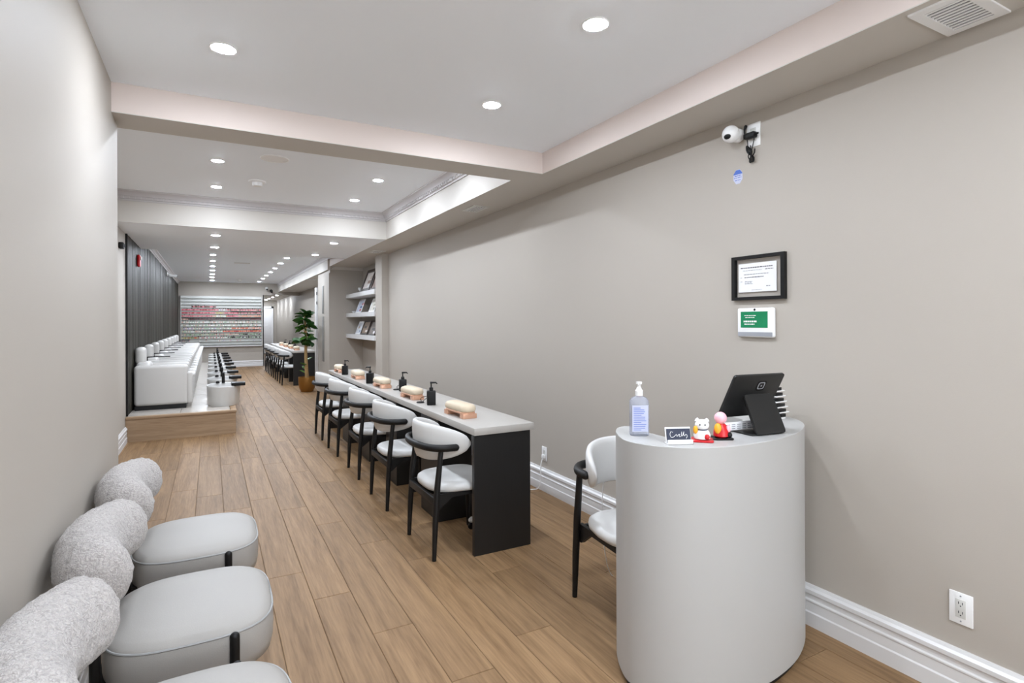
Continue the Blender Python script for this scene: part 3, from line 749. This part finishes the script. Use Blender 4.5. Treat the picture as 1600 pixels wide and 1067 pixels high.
MB().ell((.012, -.020, .016), .008, .006, .008, 12, 8).build('bib', M_RED, t)
t.scale = (1.3, 1.3, 1.3)
t = thing('pink_figurine', 'pink figurine holding a gold piece on a dark base', 'figurine', (1.728, 1.495, ZD), -.5)
MB().prism(rrect(.062, .05, .01, 4), 0, .005, r=.0015).build('base', M_BLKPLASTIC, t)
MB().lathe([(.016, .005), (.023, .010), (.022, .026), (.015, .04), (.010, .046)], 20).build('body', M_RED, t)
MB().ell((-.002, 0, .062), .018, .017, .018).build('head', M_PINK, t)
MB().ell((-.016, -.016, .034), .011, .006, .016, 14, 8).build('gold_coin', M_GOLD, t)
MB().ell((.016, -.012, .032), .007, .007, .012, 10, 8).build('arm', M_PINK, t)
MB().ell((.018, -.014, .014), .009, .008, .009, 12, 8).build('pouch', M_BLKPLASTIC, t)
t.scale = (1.3, 1.3, 1.3)
# point-of-sale tablet stand: hinge stand leaning towards the camera, tablet leaning away
t = thing('tablet_stand', 'dark tablet on an angled point-of-sale stand seen from behind', 'tablet', (1.955, 1.52, ZD), -.12)
MB().prism(rrect(.165, .15, .012, 4, 0, .01), 0, .006, r=.0015).build('base', M_SLATE, t)
ra = Matrix.Rotation(-.42, 3, 'X')
def slab(w, h, th, cx, cy, cz, rot, r=.012, n=5, name='', m=None):
    mb = MB(); P = rrect(w, h, r, n)
    mb.loft([[Vector((x * s, y_, z * s)) for x, z in P] for s, y_ in ((.99, -th / 2), (1, -th / 2 + .0012), (1, th / 2 - .0012), (.99, th / 2))])
    for v in mb.bm.verts: v.co = rot @ v.co + Vector((cx, cy, cz))
    return mb
# flap faces the viewer: its foot is near, top leans back
slab(.150, .165, .014, .012, -.035, .078, Matrix.Rotation(-.45, 3, 'X')).build('stand_leg', M_SLATE, t)
tr = Matrix.Rotation(.50, 3, 'X')
tb = slab(.262, .205, .011, -.004, .018, .148, tr, r=.010).build('tablet', M_SLATE, t)
# emblem: rounded square with a square hole and dot, on the tablet's back
em = MB(); back = lambda x, z, d=.0062: tr @ Vector((x, -d, z)) + Vector((-.004, .018, .148))
def emb(x0, x1, z0, z1, d):
    P = rrect(x1 - x0, z1 - z0, .25 * (x1 - x0), 4, (x0 + x1) / 2, (z0 + z1) / 2); em.loft([[back(x, z, .0050) for x, z in P], [back(x, z, d) for x, z in P]])
emb(.002, .050, .026, .074, .0060); em.build('emblem', M_BLKPLASTIC, tb)
em = MB(); emb(.009, .043, .033, .067, .0064); em.build('emblem_square', M_GREYP, tb)
em = MB(); emb(.0135, .0385, .0375, .0625, .0067); em.build('emblem_inner', M_BLKPLASTIC, tb)
em = MB(); emb(.0225, .0295, .0465, .0535, .0070); em.build('emblem_dot', M_GREYP, tb)
pl = slab(.20, .034, .004, -.05, .024, .026, Matrix.Rotation(.1, 3, 'X'), r=.004).build('paper_strip', M_PAPER, t)
q = MB()
for k in range(6):
    x = -.13 + k * .028
    for j in range(3): q.box(x, x + .018, .0205, .0215, .015 + j * .008, .018 + j * .008)
q.build('strip_print', M_GREYP, pl)
# tiered sample holder behind the tablet
t = thing('tiered_card_stand', 'white five-tier holder with black cards behind the tablet', 'card stand', (2.305, 1.66, ZD), .1)
MB().box(-.045, .045, -.002, .05, 0, .006).build('base', M_PLASTW, t)
MB().box(-.03, .02, .030, .034, 0, .15).build('back_panel', M_PLASTW, t)
for k in range(5):
    w_ = .075 - k * .006
    MB().box(-.02, w_ - .006 * k * 0, -.004 + .002 * k, .03, .026 + k * .025, .0305 + k * .025, r=.001).build('tier', M_PLASTW, t)
    MB().box(-.018, w_ - .02, .000 + .002 * k, .028, .0305 + k * .025, .044 + k * .025, r=.001).build('black_card', M_BLKPLASTIC, t)
MB().box(.02, .055, .002, .028, .006, .02).build('black_card', M_BLKPLASTIC, t)

# ------------------------------------------------------------------ things on the right wall (x = XR, facing -x)
def onwall(name, label, cat, y, z):      # local: x = along wall towards the viewer's right (-Y), y = out of wall (-X)... rotated so +y local points to -X
    return thing(name, label, cat, (XR, y, z), PI / 2)
# local frame after rz=90deg: local +x -> world +Y, local +y -> world -X
def outlet(label, y, z, deco):
    t = onwall('wall_outlet', label, 'outlet', y, z)
    MB().box(-.037, .037, 0, .006, -.058, .058, r=.002).build('plate', M_PLASTW, t)
    f = MB().box(-.0165, .0165, .004, .0075, -.034, .034, r=.001).build('receptacle', M_GREYMID, t)
    sl = MB()
    for zz in (-.017, .017):
        for xx in (-.006, .006): sl.box(xx - .0012, xx + .0012, .0072, .0078, zz - .001, zz + .008)
        sl.lathe([(.0025, .0072), (.0025, .0078)], 8, rotm=Matrix.Rotation(-PI / 2, 3, 'X') , off=(0, 0, zz - .007))
    sl.build('slots', M_INKD, f)
    for zz in (-.046, .046): MB().lathe([(.003, .005), (.003, .0068)], 10, rotm=Matrix.Rotation(-PI / 2, 3, 'X'), off=(0, 0, zz)).build('screw', M_GREYP, t)
    return t
outlet('white wall outlet near the bottom right corner', 1.008, .336, True)
o2 = outlet('white wall outlet with a plugged cord behind the nail table end', 3.912, .305, True)
t = onwall('extension_cord', 'white plug and cord running down from the outlet to the floor', 'cord', 3.905, 0)
MB().box(-.012, .014, .007, .03, .27, .30, r=.004).build('plug', M_PLASTW, t)
MB().tube(catmull([(.0, .025, .275), (.003, .04, .22), (.006, .042, .12), (.02, .05, .03), (.06, .09, .008), (.13, .16, .008), (.18, .26, .008)], 6), .004, 8).build('cord', M_PLASTW, t)
t = thing('power_strip', 'white power strip lying on the floor past the table end', 'power strip', (2.10, 4.17, 0), .5)
MB().box(-.13, .13, -.025, .025, 0, .032, r=.006).build('body', M_PLASTW, t)
for k in range(4): MB().box(-.1 + k * .055, -.07 + k * .055, -.012, .012, .031, .033).build('socket', M_GREYMID, t)
t = thing('loose_cord', 'white cord hanging behind the reception chair', 'cord', (1.9, 2.42, 0))
MB().tube(catmull([(.1, 0, .70), (.0, -.005, .62), (-.03, .0, .45), (-.02, .005, .2), (.03, .0, .006), (.15, -.01, .006)], 6), .0022, 6).build('cord', M_PLASTW, t)
# certificate frame, y 1.707..2.012, z 1.505..1.731
t = onwall('certificate_frame', 'black framed certificate floating in glass on the right wall', 'picture frame', 1.859, 1.618)
fwid, fhei, bb = .305, .226, .020
f = MB()
f.box(-fwid / 2, fwid / 2, 0, .022, fhei / 2 - bb * .8, fhei / 2); f.box(-fwid / 2, fwid / 2, 0, .022, -fhei / 2, -fhei / 2 + bb * .8)
f.box(-fwid / 2, -fwid / 2 + bb, 0, .022, -fhei / 2 + bb * .8, fhei / 2 - bb * .8); f.box(fwid / 2 - bb, fwid / 2, 0, .022, -fhei / 2 + bb * .8, fhei / 2 - bb * .8)
f.build('frame', M_BLKMETAL, t, smooth=False)
MB().box(-fwid / 2 + bb, fwid / 2 - bb, .010, .012, -fhei / 2 + bb * .8, fhei / 2 - bb * .8).build('glass', M_PICGLASS, t)
pa = MB().box(-.102, .118, .0065, .0080, -.072, .074).build('paper', M_PAPER, t)
q = MB(); q2 = MB()
def words(mb, x0, x1, z, h, yy=.0085, dens=.8):
    x = x1
    while x > x0:                         # text runs towards -local x (viewer's right)
        l = random.uniform(.006, .016); mb.box(max(x - l, x0), x, yy - .0004, yy, z - h / 2, z + h / 2); x -= l + .003
words(q2, -.08, .105, .052, .0048); words(q, -.02, .09, .038, .002); words(q, -.085, -.04, .039, .004)
words(q2, -.06, .085, .018, .0026); words(q2, -.03, .082, .003, .004); words(q, .035, .08, -.018, .003); words(q, .04, .08, -.025, .002); words(q, .03, .08, -.03, .002)
for zz in (.003, -.018): words(q, .095, .106, zz, .002)
words(q, -.07, -.045, -.045, .004); words(q, -.02, .04, -.062, .0014)
q.build('small_print', M_INK, pa, smooth=False); q2.build('heading_print', M_INKD, pa, smooth=False)
# alarm panel, y 1.765..1.977, z 1.316..1.463
t = onwall('alarm_panel', 'white alarm touch panel with green screen below the certificate', 'alarm panel', 1.871, 1.390)
MB().box(-.106, .106, 0, .022, -.074, .074, r=.009, seg=3).build('body', M_PLASTW, t)
sc_ = MB().box(-.075, .083, .0215, .0225, -.026, .056).build('screen', M_GREEN, t)
MB().box(-.10, .10, .0212, .0228, -.068, -.048, r=.0005, seg=1).build('speaker_strip', M_GREYP, t)
MB().lathe([(.006, .021), (.006, .023)], 12, rotm=Matrix.Rotation(-PI / 2, 3, 'X'), off=(0, 0, .065)).build('lens', M_BLKPLASTIC, t)
q = MB(); words(q, -.01, .06, .036, .003, .0229); words(q, .0, .055, .026, .003, .0229); words(q, -.012, .065, .006, .008, .0229); words(q, .0, .06, -.008, .005, .0229)
q.build('screen_print', M_PAPER, sc_, smooth=False)
# octagonal sticker
t = onwall('security_sticker', 'small blue and white octagonal sticker below the wall camera', 'sticker', 1.985, 2.153)
oct_ = [(.032 * math.cos(PI / 8 + k * PI / 4) * .95, .040 * math.sin(PI / 8 + k * PI / 4)) for k in range(8)]
s0 = MB().loft([[(x, .0002, z) for x, z in oct_], [(x, .0012, z) for x, z in oct_]]).build('sticker', M_LABEL, t, smooth=False)
band = [(x * .96, max(z, .012)) for x, z in oct_ if z > .01]
bp = [(-.028, .012), (.028, .012), (.026, .018), (.012, .035), (-.012, .035), (-.026, .018)]
MB().loft([[(x, .0012, z) for x, z in bp], [(x, .0016, z) for x, z in bp]]).build('blue_band', M_BLUE, s0, smooth=False)
q = MB(); words(q, -.02, .02, .005, .004, .0017); words(q, -.022, .024, -.005, .003, .0017); words(q, -.016, .018, -.018, .003, .0017); q.build('print', M_BLUE, s0, smooth=False)
# pan camera with plate, adapter and bundled cord
t = onwall('outlet_plate', 'white wall plate with a plug behind the dome camera', 'outlet', 1.887, 2.342)
MB().box(-.039, .039, 0, .006, -.06, .06, r=.002).build('plate', M_PLASTW, t)
MB().box(-.018, .018, .005, .007, -.035, .035).build('receptacle', M_GREYMID, t)
t = onwall('dome_camera', 'round white pan camera with black eye high on the right wall', 'camera', 1.975, 2.362)
rx = Matrix.Rotation(-PI / 2, 3, 'X')
MB().lathe([(.001, 0), (.032, 0), (.036, .006), (.036, .03), (.030, .042), (.001, .042)], 24, rotm=rx).build('base', M_PLASTW, t)
MB().ell((0, .066, 0), .044, .042, .044, 28, 18).build('head', M_PLASTW, t)
eye = MB().ell((-.004, .0925, -.016), .022, .016, .016, 20, 12)
eye.build('eye', M_BLKPLASTIC, t)
t = onwall('power_adapter', 'black power adapter plugged in beside the dome camera', 'adapter', 1.892, 2.335)
MB().box(-.035, .03, .008, .042, -.014, .016, r=.008).build('body', M_BLKPLASTIC, t, )
MB().tube([(-.034, .026, 0), (-.05, .026, .002)], .005, 8).build('strain_relief', M_BLKPLASTIC, t)
MB().tube([(.03, .026, .004), (.036, .02, .04), (.034, .014, .06)], [.004, .005, .008], 8, round_ends=True).build('plug_lead', M_BLKPLASTIC, t)
t = onwall('cable_bundle', 'bundled black cable hanging below the dome camera', 'cable', 1.90, 2.26)
for k in range(9):
    ph = random.uniform(0, 6); amp = random.uniform(.008, .016)
    pts = [(.012 - .022 * s + amp * math.sin(ph + 5 * s), .014 + .006 * math.cos(ph * 2 + 4 * s), .030 - .085 * s + .003 * math.sin(ph * 3 + 9 * s)) for s in [j / 10 for j in range(11)]]
    MB().tube(pts, .0026, 6).build('loop', M_BLKPLASTIC, t)
MB().tube([(.012, .016, .03), (.012, .018, .055), (.016, .02, .075)], .0024, 6).build('lead', M_BLKPLASTIC, t)
MB().tube([(-.01, .016, -.0), (-.025, .016, .05), (-.03, .02, .075)], .0024, 6).build('lead', M_BLKPLASTIC, t)
MB().tube([(-.014, .016, -.03), (-.03, .018, -.012), (-.032, .018, .006)], .003, 6).build('tie', M_BLKPLASTIC, t)

# ------------------------------------------------------------------ shelf niche
for i, zz in enumerate((1.895, 1.535, 1.14)):
    tag(MB().box(2.30, 2.62, 8.87, 10.97, zz - .038, zz + .038, r=.003, seg=1).build('niche_shelf', M_TRIM), '%s thick white shelf in the wall niche' % ['top', 'middle', 'bottom'][i], 'shelf', 'niche shelves')
def picture(label, y, z, w_, h_, fm, cols, border=.03, depth=.02, x=2.41, tilt=.36, rz=0, name='picture_frame'):
    t = thing(name, label, 'picture', (x, y, z), PI / 2 + rz)
    R = Matrix.Rotation(tilt, 3, 'X')
    def bx(x0, x1, y0, y1, z0, z1):
        mb = MB().box(x0, x1, y0, y1, z0, z1)
        for v in mb.bm.verts: v.co = R @ v.co
        return mb
    f = MB()
    for b_ in ((-w_ / 2, w_ / 2, 0, border), (-w_ / 2, w_ / 2, h_ - border, h_), (-w_ / 2, -w_ / 2 + border, border, h_ - border), (w_ / 2 - border, w_ / 2, border, h_ - border)):
        f.box(b_[0], b_[1], 0, depth, b_[2], b_[3])
    for v in f.bm.verts: v.co = R @ v.co
    f.build('frame', fm, t, smooth=False)
    p = bx(-w_ / 2 + border * .9, w_ / 2 - border * .9, 0, depth * .5, border * .9, h_ - border * .9).build('picture', mat('pic_%d' % len(MATS), cols[0], .5, var=.1, vscale=12), t, smooth=False)
    iw, ih = w_ - 2 * border, h_ - 2 * border
    for k, c in enumerate(cols[1:]):
        cx = iw * (-.25 + .45 * random.random() * (1 if k % 2 else -.6)); cz = border + ih * (k + .6) / len(cols)
        bx(cx - iw * .22, cx + iw * .22, depth * .5, depth * .55, cz - ih * .09, cz + ih * .09).build('print_patch', mat('pic_%d' % len(MATS), c, .5, var=.2, vscale=30), p, smooth=False)
picture('tall brown framed picture leaning on the top niche shelf', 9.88, 1.933, .62, .43, mat('brown_frame', (52, 40, 34), .4, var=.1), [(214, 206, 200), (226, 226, 226), (150, 120, 104), (196, 180, 166)], .06, .03)
picture('second dark frame beside the tall picture on the top niche shelf', 9.28, 1.933, .45, .36, mat('brown_frame', (52, 40, 34), .4), [(120, 96, 84), (170, 140, 120)], .04, .03)
picture('red and blue print card on the middle niche shelf', 10.42, 1.573, .40, .27, M_PAPER, [(196, 204, 222), (176, 60, 70), (74, 96, 150), (190, 70, 74)], .02, .012)
picture('pale patterned card at the right of the middle niche shelf', 9.46, 1.573, .36, .25, M_PAPER, [(196, 192, 180), (110, 110, 92), (150, 146, 128)], .02, .012)
picture('small pale blue print leaning at the left of the bottom niche shelf', 10.47, 1.178, .34, .25, M_PAPER, [(206, 210, 216), (120, 140, 170), (176, 156, 136)], .02, .012)
picture('dark framed photograph on the bottom niche shelf', 9.98, 1.178, .46, .26, mat('brown_frame', (52, 40, 34), .4), [(128, 108, 88), (206, 196, 190), (60, 54, 50)], .025, .02)
picture('dark floral photograph at the right of the bottom niche shelf', 9.45, 1.178, .44, .26, mat('brown_frame', (52, 40, 34), .4), [(100, 88, 78), (212, 204, 206), (40, 38, 40), (188, 176, 150)], .015, .02)
t = thing('glass_ornament', 'small pale ornament at the left of the top niche shelf', 'ornament', (2.45, 10.45, 1.933))
MB().lathe([(.03, 0), (.032, .005), (.008, .015), (.007, .05), (.03, .075), (.032, .11), (.028, .11), (.001, .08)], 16).build('bowl', M_PLASTW, t)
t = thing('glass_dish', 'small pale dish at the left of the middle niche shelf', 'dish', (2.43, 10.75, 1.573))
MB().lathe([(.03, 0), (.05, .01), (.07, .04), (.066, .04), (.045, .014), (.001, .01)], 20).build('bowl', M_PLASTW, t)

# ------------------------------------------------------------------ potted plant
t = thing('potted_plant', 'leafy green plant with pale trunk in a bronze pot beside the pier', 'plant', (1.715, 11.9, 0))
MB().lathe([(.001, 0), (.115, 0), (.122, .008), (.125, .025), (.150, .07), (.163, .16), (.168, .29), (.166, .297), (.158, .297), (.154, .255), (.001, .255)], 40).build('pot', M_BRONZE, t, ang=35)
MB().lathe([(.156, .256), (.12, .268), (.05, .272), (.001, .274)], 24).build('soil', M_SOIL, t)
MB().tube(catmull([(0, 0, .25), (-.012, .0, .5), (-.02, .01, .8), (-.015, .01, 1.1), (-.03, 0, 1.35), (-.04, 0, 1.6)], 5), [.040 - .001 * k for k in range(26)], 12).build('trunk', M_TRUNK, t)
def leafmesh(L, W, m):
    rows = []
    n = 9
    for i in range(n + 1):
        s = i / n; wv = W * math.sin(PI * min(1, s ** .8 * 1.0)) ** .75 * .5 if 0 < s < 1 else .002
        zb = -.22 * L * s * s + .02 * L * math.sin(s * 9)
        rows.append([(L * s, -wv, zb + .10 * wv * 2), (L * s, -wv * .5, zb + .03 * wv), (L * s, 0, zb - .012), (L * s, wv * .5, zb + .03 * wv), (L * s, wv, zb + .10 * wv * 2)])
    mb = MB()
    top_ = rows; bot = [[(x, y, z - .0016) for x, y, z in r] for r in rows]
    mb.loft(top_, closed=False); mb.loft(bot, closed=False)
    for A, B in zip(zip(top_, top_[1:]), zip(bot, bot[1:])):
        for e in (0, 4): mb.quad(A[0][e], A[1][e], B[1][e], B[0][e])
    return mb.mesh('leaf', m, ang=180)
LM = [leafmesh(.20, .15, M_LEAF), leafmesh(.17, .13, M_LEAF), leafmesh(.15, .10, M_LEAF2), leafmesh(.22, .16, M_LEAF)]
rl = random.Random(5)
brs = [(-.02, 0, .95), (-.03, 0, 1.15), (-.03, .0, 1.3), (-.04, 0, 1.45), (-.04, 0, 1.55), (-.02, 0, .82), (-.03, 0, 1.05)]
for bi in range(9):
    a = bi * 2.4; z0 = .85 + .075 * bi; ln_ = rl.uniform(.05, .13)
    tip = Vector((-.03 + ln_ * math.cos(a), ln_ * math.sin(a), z0 + rl.uniform(.06, .14)))
    MB().tube([(-.025, 0, z0), tuple((Vector((-.025, 0, z0)) + tip) / 2 + Vector((0, 0, .02))), tuple(tip)], [.009, .007, .005], 7).build('branch', M_TRUNK, t)
    for q in range(7):
        b = rl.uniform(0, 2 * PI) if q else a
        if tip.x + .2 * math.cos(b) > .235: b = PI - b
        o = link('leaf', rl.choice(LM), t, tuple(tip + Vector((0, 0, rl.uniform(-.05, .05)))))
        o.rotation_euler = (rl.uniform(-.9, .9), rl.uniform(-.7, .5), b)
for q in range(8):
    o = link('leaf', rl.choice(LM), t, (-.04, 0, 1.5 + .012 * q)); o.rotation_euler = (rl.uniform(-.4, .4), rl.uniform(-.75, -.15), q * 2.4)
for a, z0 in ((2.6, .36), (3.6, .52), (.4, .62), (2.0, .44)):
    o = link('leaf', LM[2], t, (-.015, 0, z0)); o.rotation_euler = (0, -.7, a)

# ------------------------------------------------------------------ pedicure platform, chairs and tubs
PX0, PX1, PY0, PY1, PZ = XL + .002, .277, 7.87, 17.9, .30
t = thing('pedicure_platform', 'raised wood-clad platform under the row of pedicure chairs', 'platform', (-.3, PY0, 0))
MB().box(PX0 + .3, PX1 + .3, .012, PY1 - PY0, 0, PZ - .04).build('body', M_PLATWOOD, t, smooth=False)
MB().box(PX0 + .3, PX1 + .3, 0, .012, 0, PZ - .035).build('front_panel', M_PLATWOOD, t, smooth=False)
MB().box(PX0 + .3, PX1 + .308, -.012, .07, PZ - .035, PZ - .005, r=.004).build('nosing', M_PLATWOOD, t)
MB().box(PX1 + .24, PX1 + .308, .07, PY1 - PY0, PZ - .04, PZ - .005, r=.004).build('side_nosing', M_PLATWOOD, t)
tl = {}
for i in range(16):
    for j in range(2):
        y0 = .073 + i * .608; x0 = PX0 + .3 + j * .548
        k = (.544, .604)
        if k not in tl: tl[k] = MB().box(-.272, .272, -.302, .302, 0, .036, r=.002, seg=1).mesh('tile', M_TILE, smooth=False)
        link('tile', tl[k], t, (x0 + .274, y0 + .304, PZ - .04))
ZP = PZ - .004
def pedi_chair(label, loc):
    t = thing('pedicure_chair', label, 'pedicure chair', loc, 0, 'white pedicure chairs')
    # origin: centre of the chair on the platform; +x to the tub; y across
    MB().box(-.30, .26, -.33, .33, 0, .055).build('base', M_BLKPLASTIC, t)
    for sy in (-1, 1):
        MB().box(-.31, .285, sy * .27 - .075, sy * .27 + .075, .05, .565, r=.045, seg=5).build('armrest', M_VINYL, t)
        MB().box(.26, .335, sy * .27 - .07, sy * .27 + .07, .06, .47, r=.03, seg=4).build('arm_front', M_VINYL, t)
        MB().lathe([(.001, -.04), (.025, -.038), (.033, -.02), (.033, .02), (.025, .038), (.001, .04)], 16, rotm=Matrix.Rotation(PI / 2, 3, 'Y'), off=(.325, sy * .27, .44)).build('arm_knob', M_PLASTW, t)
    MB().box(-.2, .33, -.19, .19, .10, .31, r=.04, seg=4).build('seat', M_VINYL, t)
    MB().box(-.30, -.14, -.2, .2, .25, .60, r=.05, seg=4).build('backrest', M_VINYL, t)
    MB().box(-.315, -.205, -.15, .15, .565, .79, r=.05, seg=5).build('headrest', M_VINYL, t)
    MB().tube([(-.22, .30, .64), (.05, .30, .645)], .007, 8).build('tray_arm', M_BLKPLASTIC, t)
    MB().tube([(-.22, .30, .55), (-.22, .30, .645)], .009, 8).build('tray_post', M_BLKPLASTIC, t)
    return t
def tub(label, loc):
    t = thing('foot_tub', label, 'foot tub', loc, 0, 'white foot tubs')
    n = 48
    def ring(s, z, k=1.0): return [(.205 * s * math.cos(2 * PI * i / n) * k, .30 * s * math.sin(2 * PI * i / n), z) for i in range(n)]
    MB().loft([ring(.9, 0), ring(.93, .01), ring(1.0, .235), ring(1.02, .255), ring(1.0, .265), ring(.94, .262), ring(.91, .24), ring(.85, .06), ring(.5, .05)]).build('basin', mat('white_tub_acrylic', (208, 207, 205), .3, var=.01), t, ang=45)
    MB().box(.085, .255, -.26, -.10, .262, .305, r=.008).build('footrest', M_BLKPLASTIC, t)
    MB().tube([(-.0, .0 + .26, .262), (-.0, .26, .38), (.0, .22, .41), (.0, .13, .40)], [.022, .018, .016, .014], 12).build('faucet', M_BLKMETAL, t)
    MB().lathe([(.024, .262), (.026, .268), (.02, .29), (.001, .295)], 14, cx=-.07, cy=.24).build('faucet_knob', M_BLKMETAL, t)
    return t
PITCH = 1.05
pc = None
for i in range(9):
    yy = 8.715 + i * PITCH
    l1 = '%s white pedicure chair from the front on the platform' % ORD[i]; l2 = '%s white foot tub from the front on the platform' % ORD[i]
    if i == 0: pc = pedi_chair(l1, (-.545, yy, ZP)); tb0 = tub(l2, (.152, yy - .19, ZP))
    else: dup(pc, (-.545, yy, ZP), 0, l1); dup(tb0, (.152, yy - .19, ZP), 0, l2)

# ------------------------------------------------------------------ nail polish rack on the back wall
RX0, RX1 = -.80, 1.455
t = thing('polish_rack', 'wide wall rack of clear shelves lined with nail polish on the back wall', 'rack', ((RX0 + RX1) / 2, YB, .68))
hw = (RX1 - RX0) / 2
M_RACKB = mat('frosted_rack_back', (204, 204, 200), .25, var=.02)
MB().box(-hw, hw, -.012, 0, 0, 1.56).build('back_panel', M_RACKB, t, smooth=False)
sh = MB().box(-hw, hw, -.075, -.012, 0, .006).mesh('shelf', mat('acrylic_shelf_edge', (206, 210, 208), .15, var=.03), smooth=False)
lp = MB().box(-hw, hw, -.075, -.073, .006, .022).mesh('lip', M_ACRYL, smooth=False)
SZ = [.72 + .096 * i for i in range(16)]
for i, z in enumerate(SZ):
    s_ = link('shelf', sh, t, (0, 0, z - .68))
MB().box(-hw, hw, -.08, -.012, -.03, .0).build('ledge', M_TRIM, t, smooth=False)
for sx in (-1, 1): MB().box(sx * hw - .008, sx * hw + .008, -.08, 0, 0, 1.56).build('side_panel', M_RACKB, t, smooth=False)
def bottle_geo(mb_body, mb_cap, x=0, y=0, z=0, w_=.0098, n=6):
    mb_body.lathe([(w_, z), (w_, z + .040), (.004, z + .046)], n, cx=x, cy=y)
    mb_cap.lathe([(.0065, z + .0462), (.0055, z + .078)], n, cx=x, cy=y)
PAL = {'red': (176, 40, 48), 'pink': (226, 140, 150), 'rose': (204, 96, 108), 'nude': (214, 176, 160), 'dark red': (92, 24, 30), 'black': (36, 30, 32), 'white': (232, 230, 226), 'peach': (228, 160, 130), 'orange': (206, 96, 60), 'green': (120, 140, 96), 'lilac': (186, 170, 196), 'brown': (120, 80, 66), 'pale green': (176, 196, 170), 'yellow': (206, 184, 110)}
capw = mat('polish_cap_white', (220, 216, 212), .3, var=.02); capk = mat('polish_cap_black', (40, 36, 36), .3, var=.05)
PM = {k: mat('polish_' + k.replace(' ', '_'), v, .15, var=.05) for k, v in PAL.items()}
bmesh_cache = {}
def bottle_mesh(col, cap):
    if (col, cap) not in bmesh_cache:
        a = MB(); bottle_geo(a, a)
        me = a.mesh('nail_polish_bottle', PM[col], smooth=False); me.materials.append(capk if cap else capw)
        for p in me.polygons: p.material_index = 1 if p.center.z > .0461 else 0
        bmesh_cache[(col, cap)] = me
    return bmesh_cache[(col, cap)]
rb = random.Random(11)
def pick(row, f):
    if row in (11,): return rb.choice(['red', 'rose', 'pink'] if f < .45 else ['white', 'nude', 'lilac'] if f < .55 else ['pink', 'rose', 'nude', 'brown'])
    if row in (10,): return rb.choice(['rose', 'pink', 'red'] if f < .4 else ['nude', 'yellow'] if f < .52 else ['pink', 'rose', 'red'] if f < .7 else ['nude', 'brown', 'pink'])
    if row in (9,): return rb.choice(['nude', 'rose', 'pink'] if f < .4 else ['yellow', 'nude', 'white'] if f < .55 else ['rose', 'pink', 'red'] if f < .7 else ['nude', 'peach'])
    if row == 8: return rb.choice(['brown', 'nude'] if f < .08 else ['black', 'dark red', 'dark red'])
    if row in (7, 6): return rb.choice(['white', 'white', 'nude', 'pale green'])
    if row == 5: return rb.choice(['white', 'nude', 'lilac', 'pale green'] if f < .6 else ['peach', 'orange', 'white'])
    if row == 4: return rb.choice(['pale green', 'nude', 'white'] if f < .5 else ['orange', 'peach', 'red'])
    if row == 3: return rb.choice(['green', 'pale green', 'nude'] if f < .4 else ['nude', 'rose', 'pale green'] if f < .7 else ['green', 'pale green', 'black'])
    if row == 2: return rb.choice(['yellow', 'orange', 'green'] if f < .2 else ['rose', 'white', 'pale green'] if f < .55 else ['green', 'black', 'pale green'])
    return rb.choice(['nude', 'white', 'lilac'])
ROWN = {11: 'fifth', 10: 'sixth', 9: 'seventh'}
span = RX1 - RX0 - .06
for row in (11, 10, 9):
    for k in range(100):
        f = k / 99; c = pick(row, f)
        o = link('nail_polish_bottle', bottle_mesh(c, (row == 10 and f > .6) or (row != 10 and rb.random() < .15)), None, (RX0 + .03 + span * f, YB - .045, SZ[row] + .006))
        tag(o, '%s nail polish bottle on the %s shelf from the top of the rack' % (c, ROWN[row]), 'nail polish', 'nail polish bottles on the %s shelf' % ROWN[row])
groups = {}
for row in (12, 8, 7, 6, 5, 4, 3, 2, 1):
    for k in range(100):
        f = k / 99
        if row == 12 and not (.12 < f < .42): continue
        if row == 1 and not (f < .04 or rb.random() < .12): continue
        if row in (2, 3) and rb.random() < .12: continue
        groups.setdefault((pick(row, f) if row != 12 else rb.choice(['brown', 'dark red', 'pink']), row == 8 or rb.random() < .2), []).append((RX0 + .03 + span * f, row))
verts, faces, mi, mats_ = [], [], [], []
slot = {}
def slot_of(m):
    if m not in slot: slot[m] = len(mats_); mats_.append(m)
    return slot[m]
for (c, cap), L_ in groups.items():
    me = bottle_mesh(c, cap); vv = [v.co.copy() for v in me.vertices]; ff = [(tuple(p.vertices), p.material_index) for p in me.polygons]
    s0, s1 = slot_of(PM[c]), slot_of(capk if cap else capw)
    for x, row in L_:
        b = len(verts); off = Vector((x, YB - .045, SZ[row] + .006))
        verts += [tuple(v + off) for v in vv]
        for f, m_ in ff: faces.append(tuple(i + b for i in f)); mi.append(s1 if m_ else s0)
me = bpy.data.meshes.new('nail_polish_rows'); me.from_pydata(verts, [], faces)
for m_ in mats_: me.materials.append(m_)
me.polygons.foreach_set('material_index', mi)
o = link('nail_polish_rows', me); o['kind'] = 'stuff'
tag(o, 'densely lined nail polish bottles on the remaining shelves of the rack', 'nail polish')
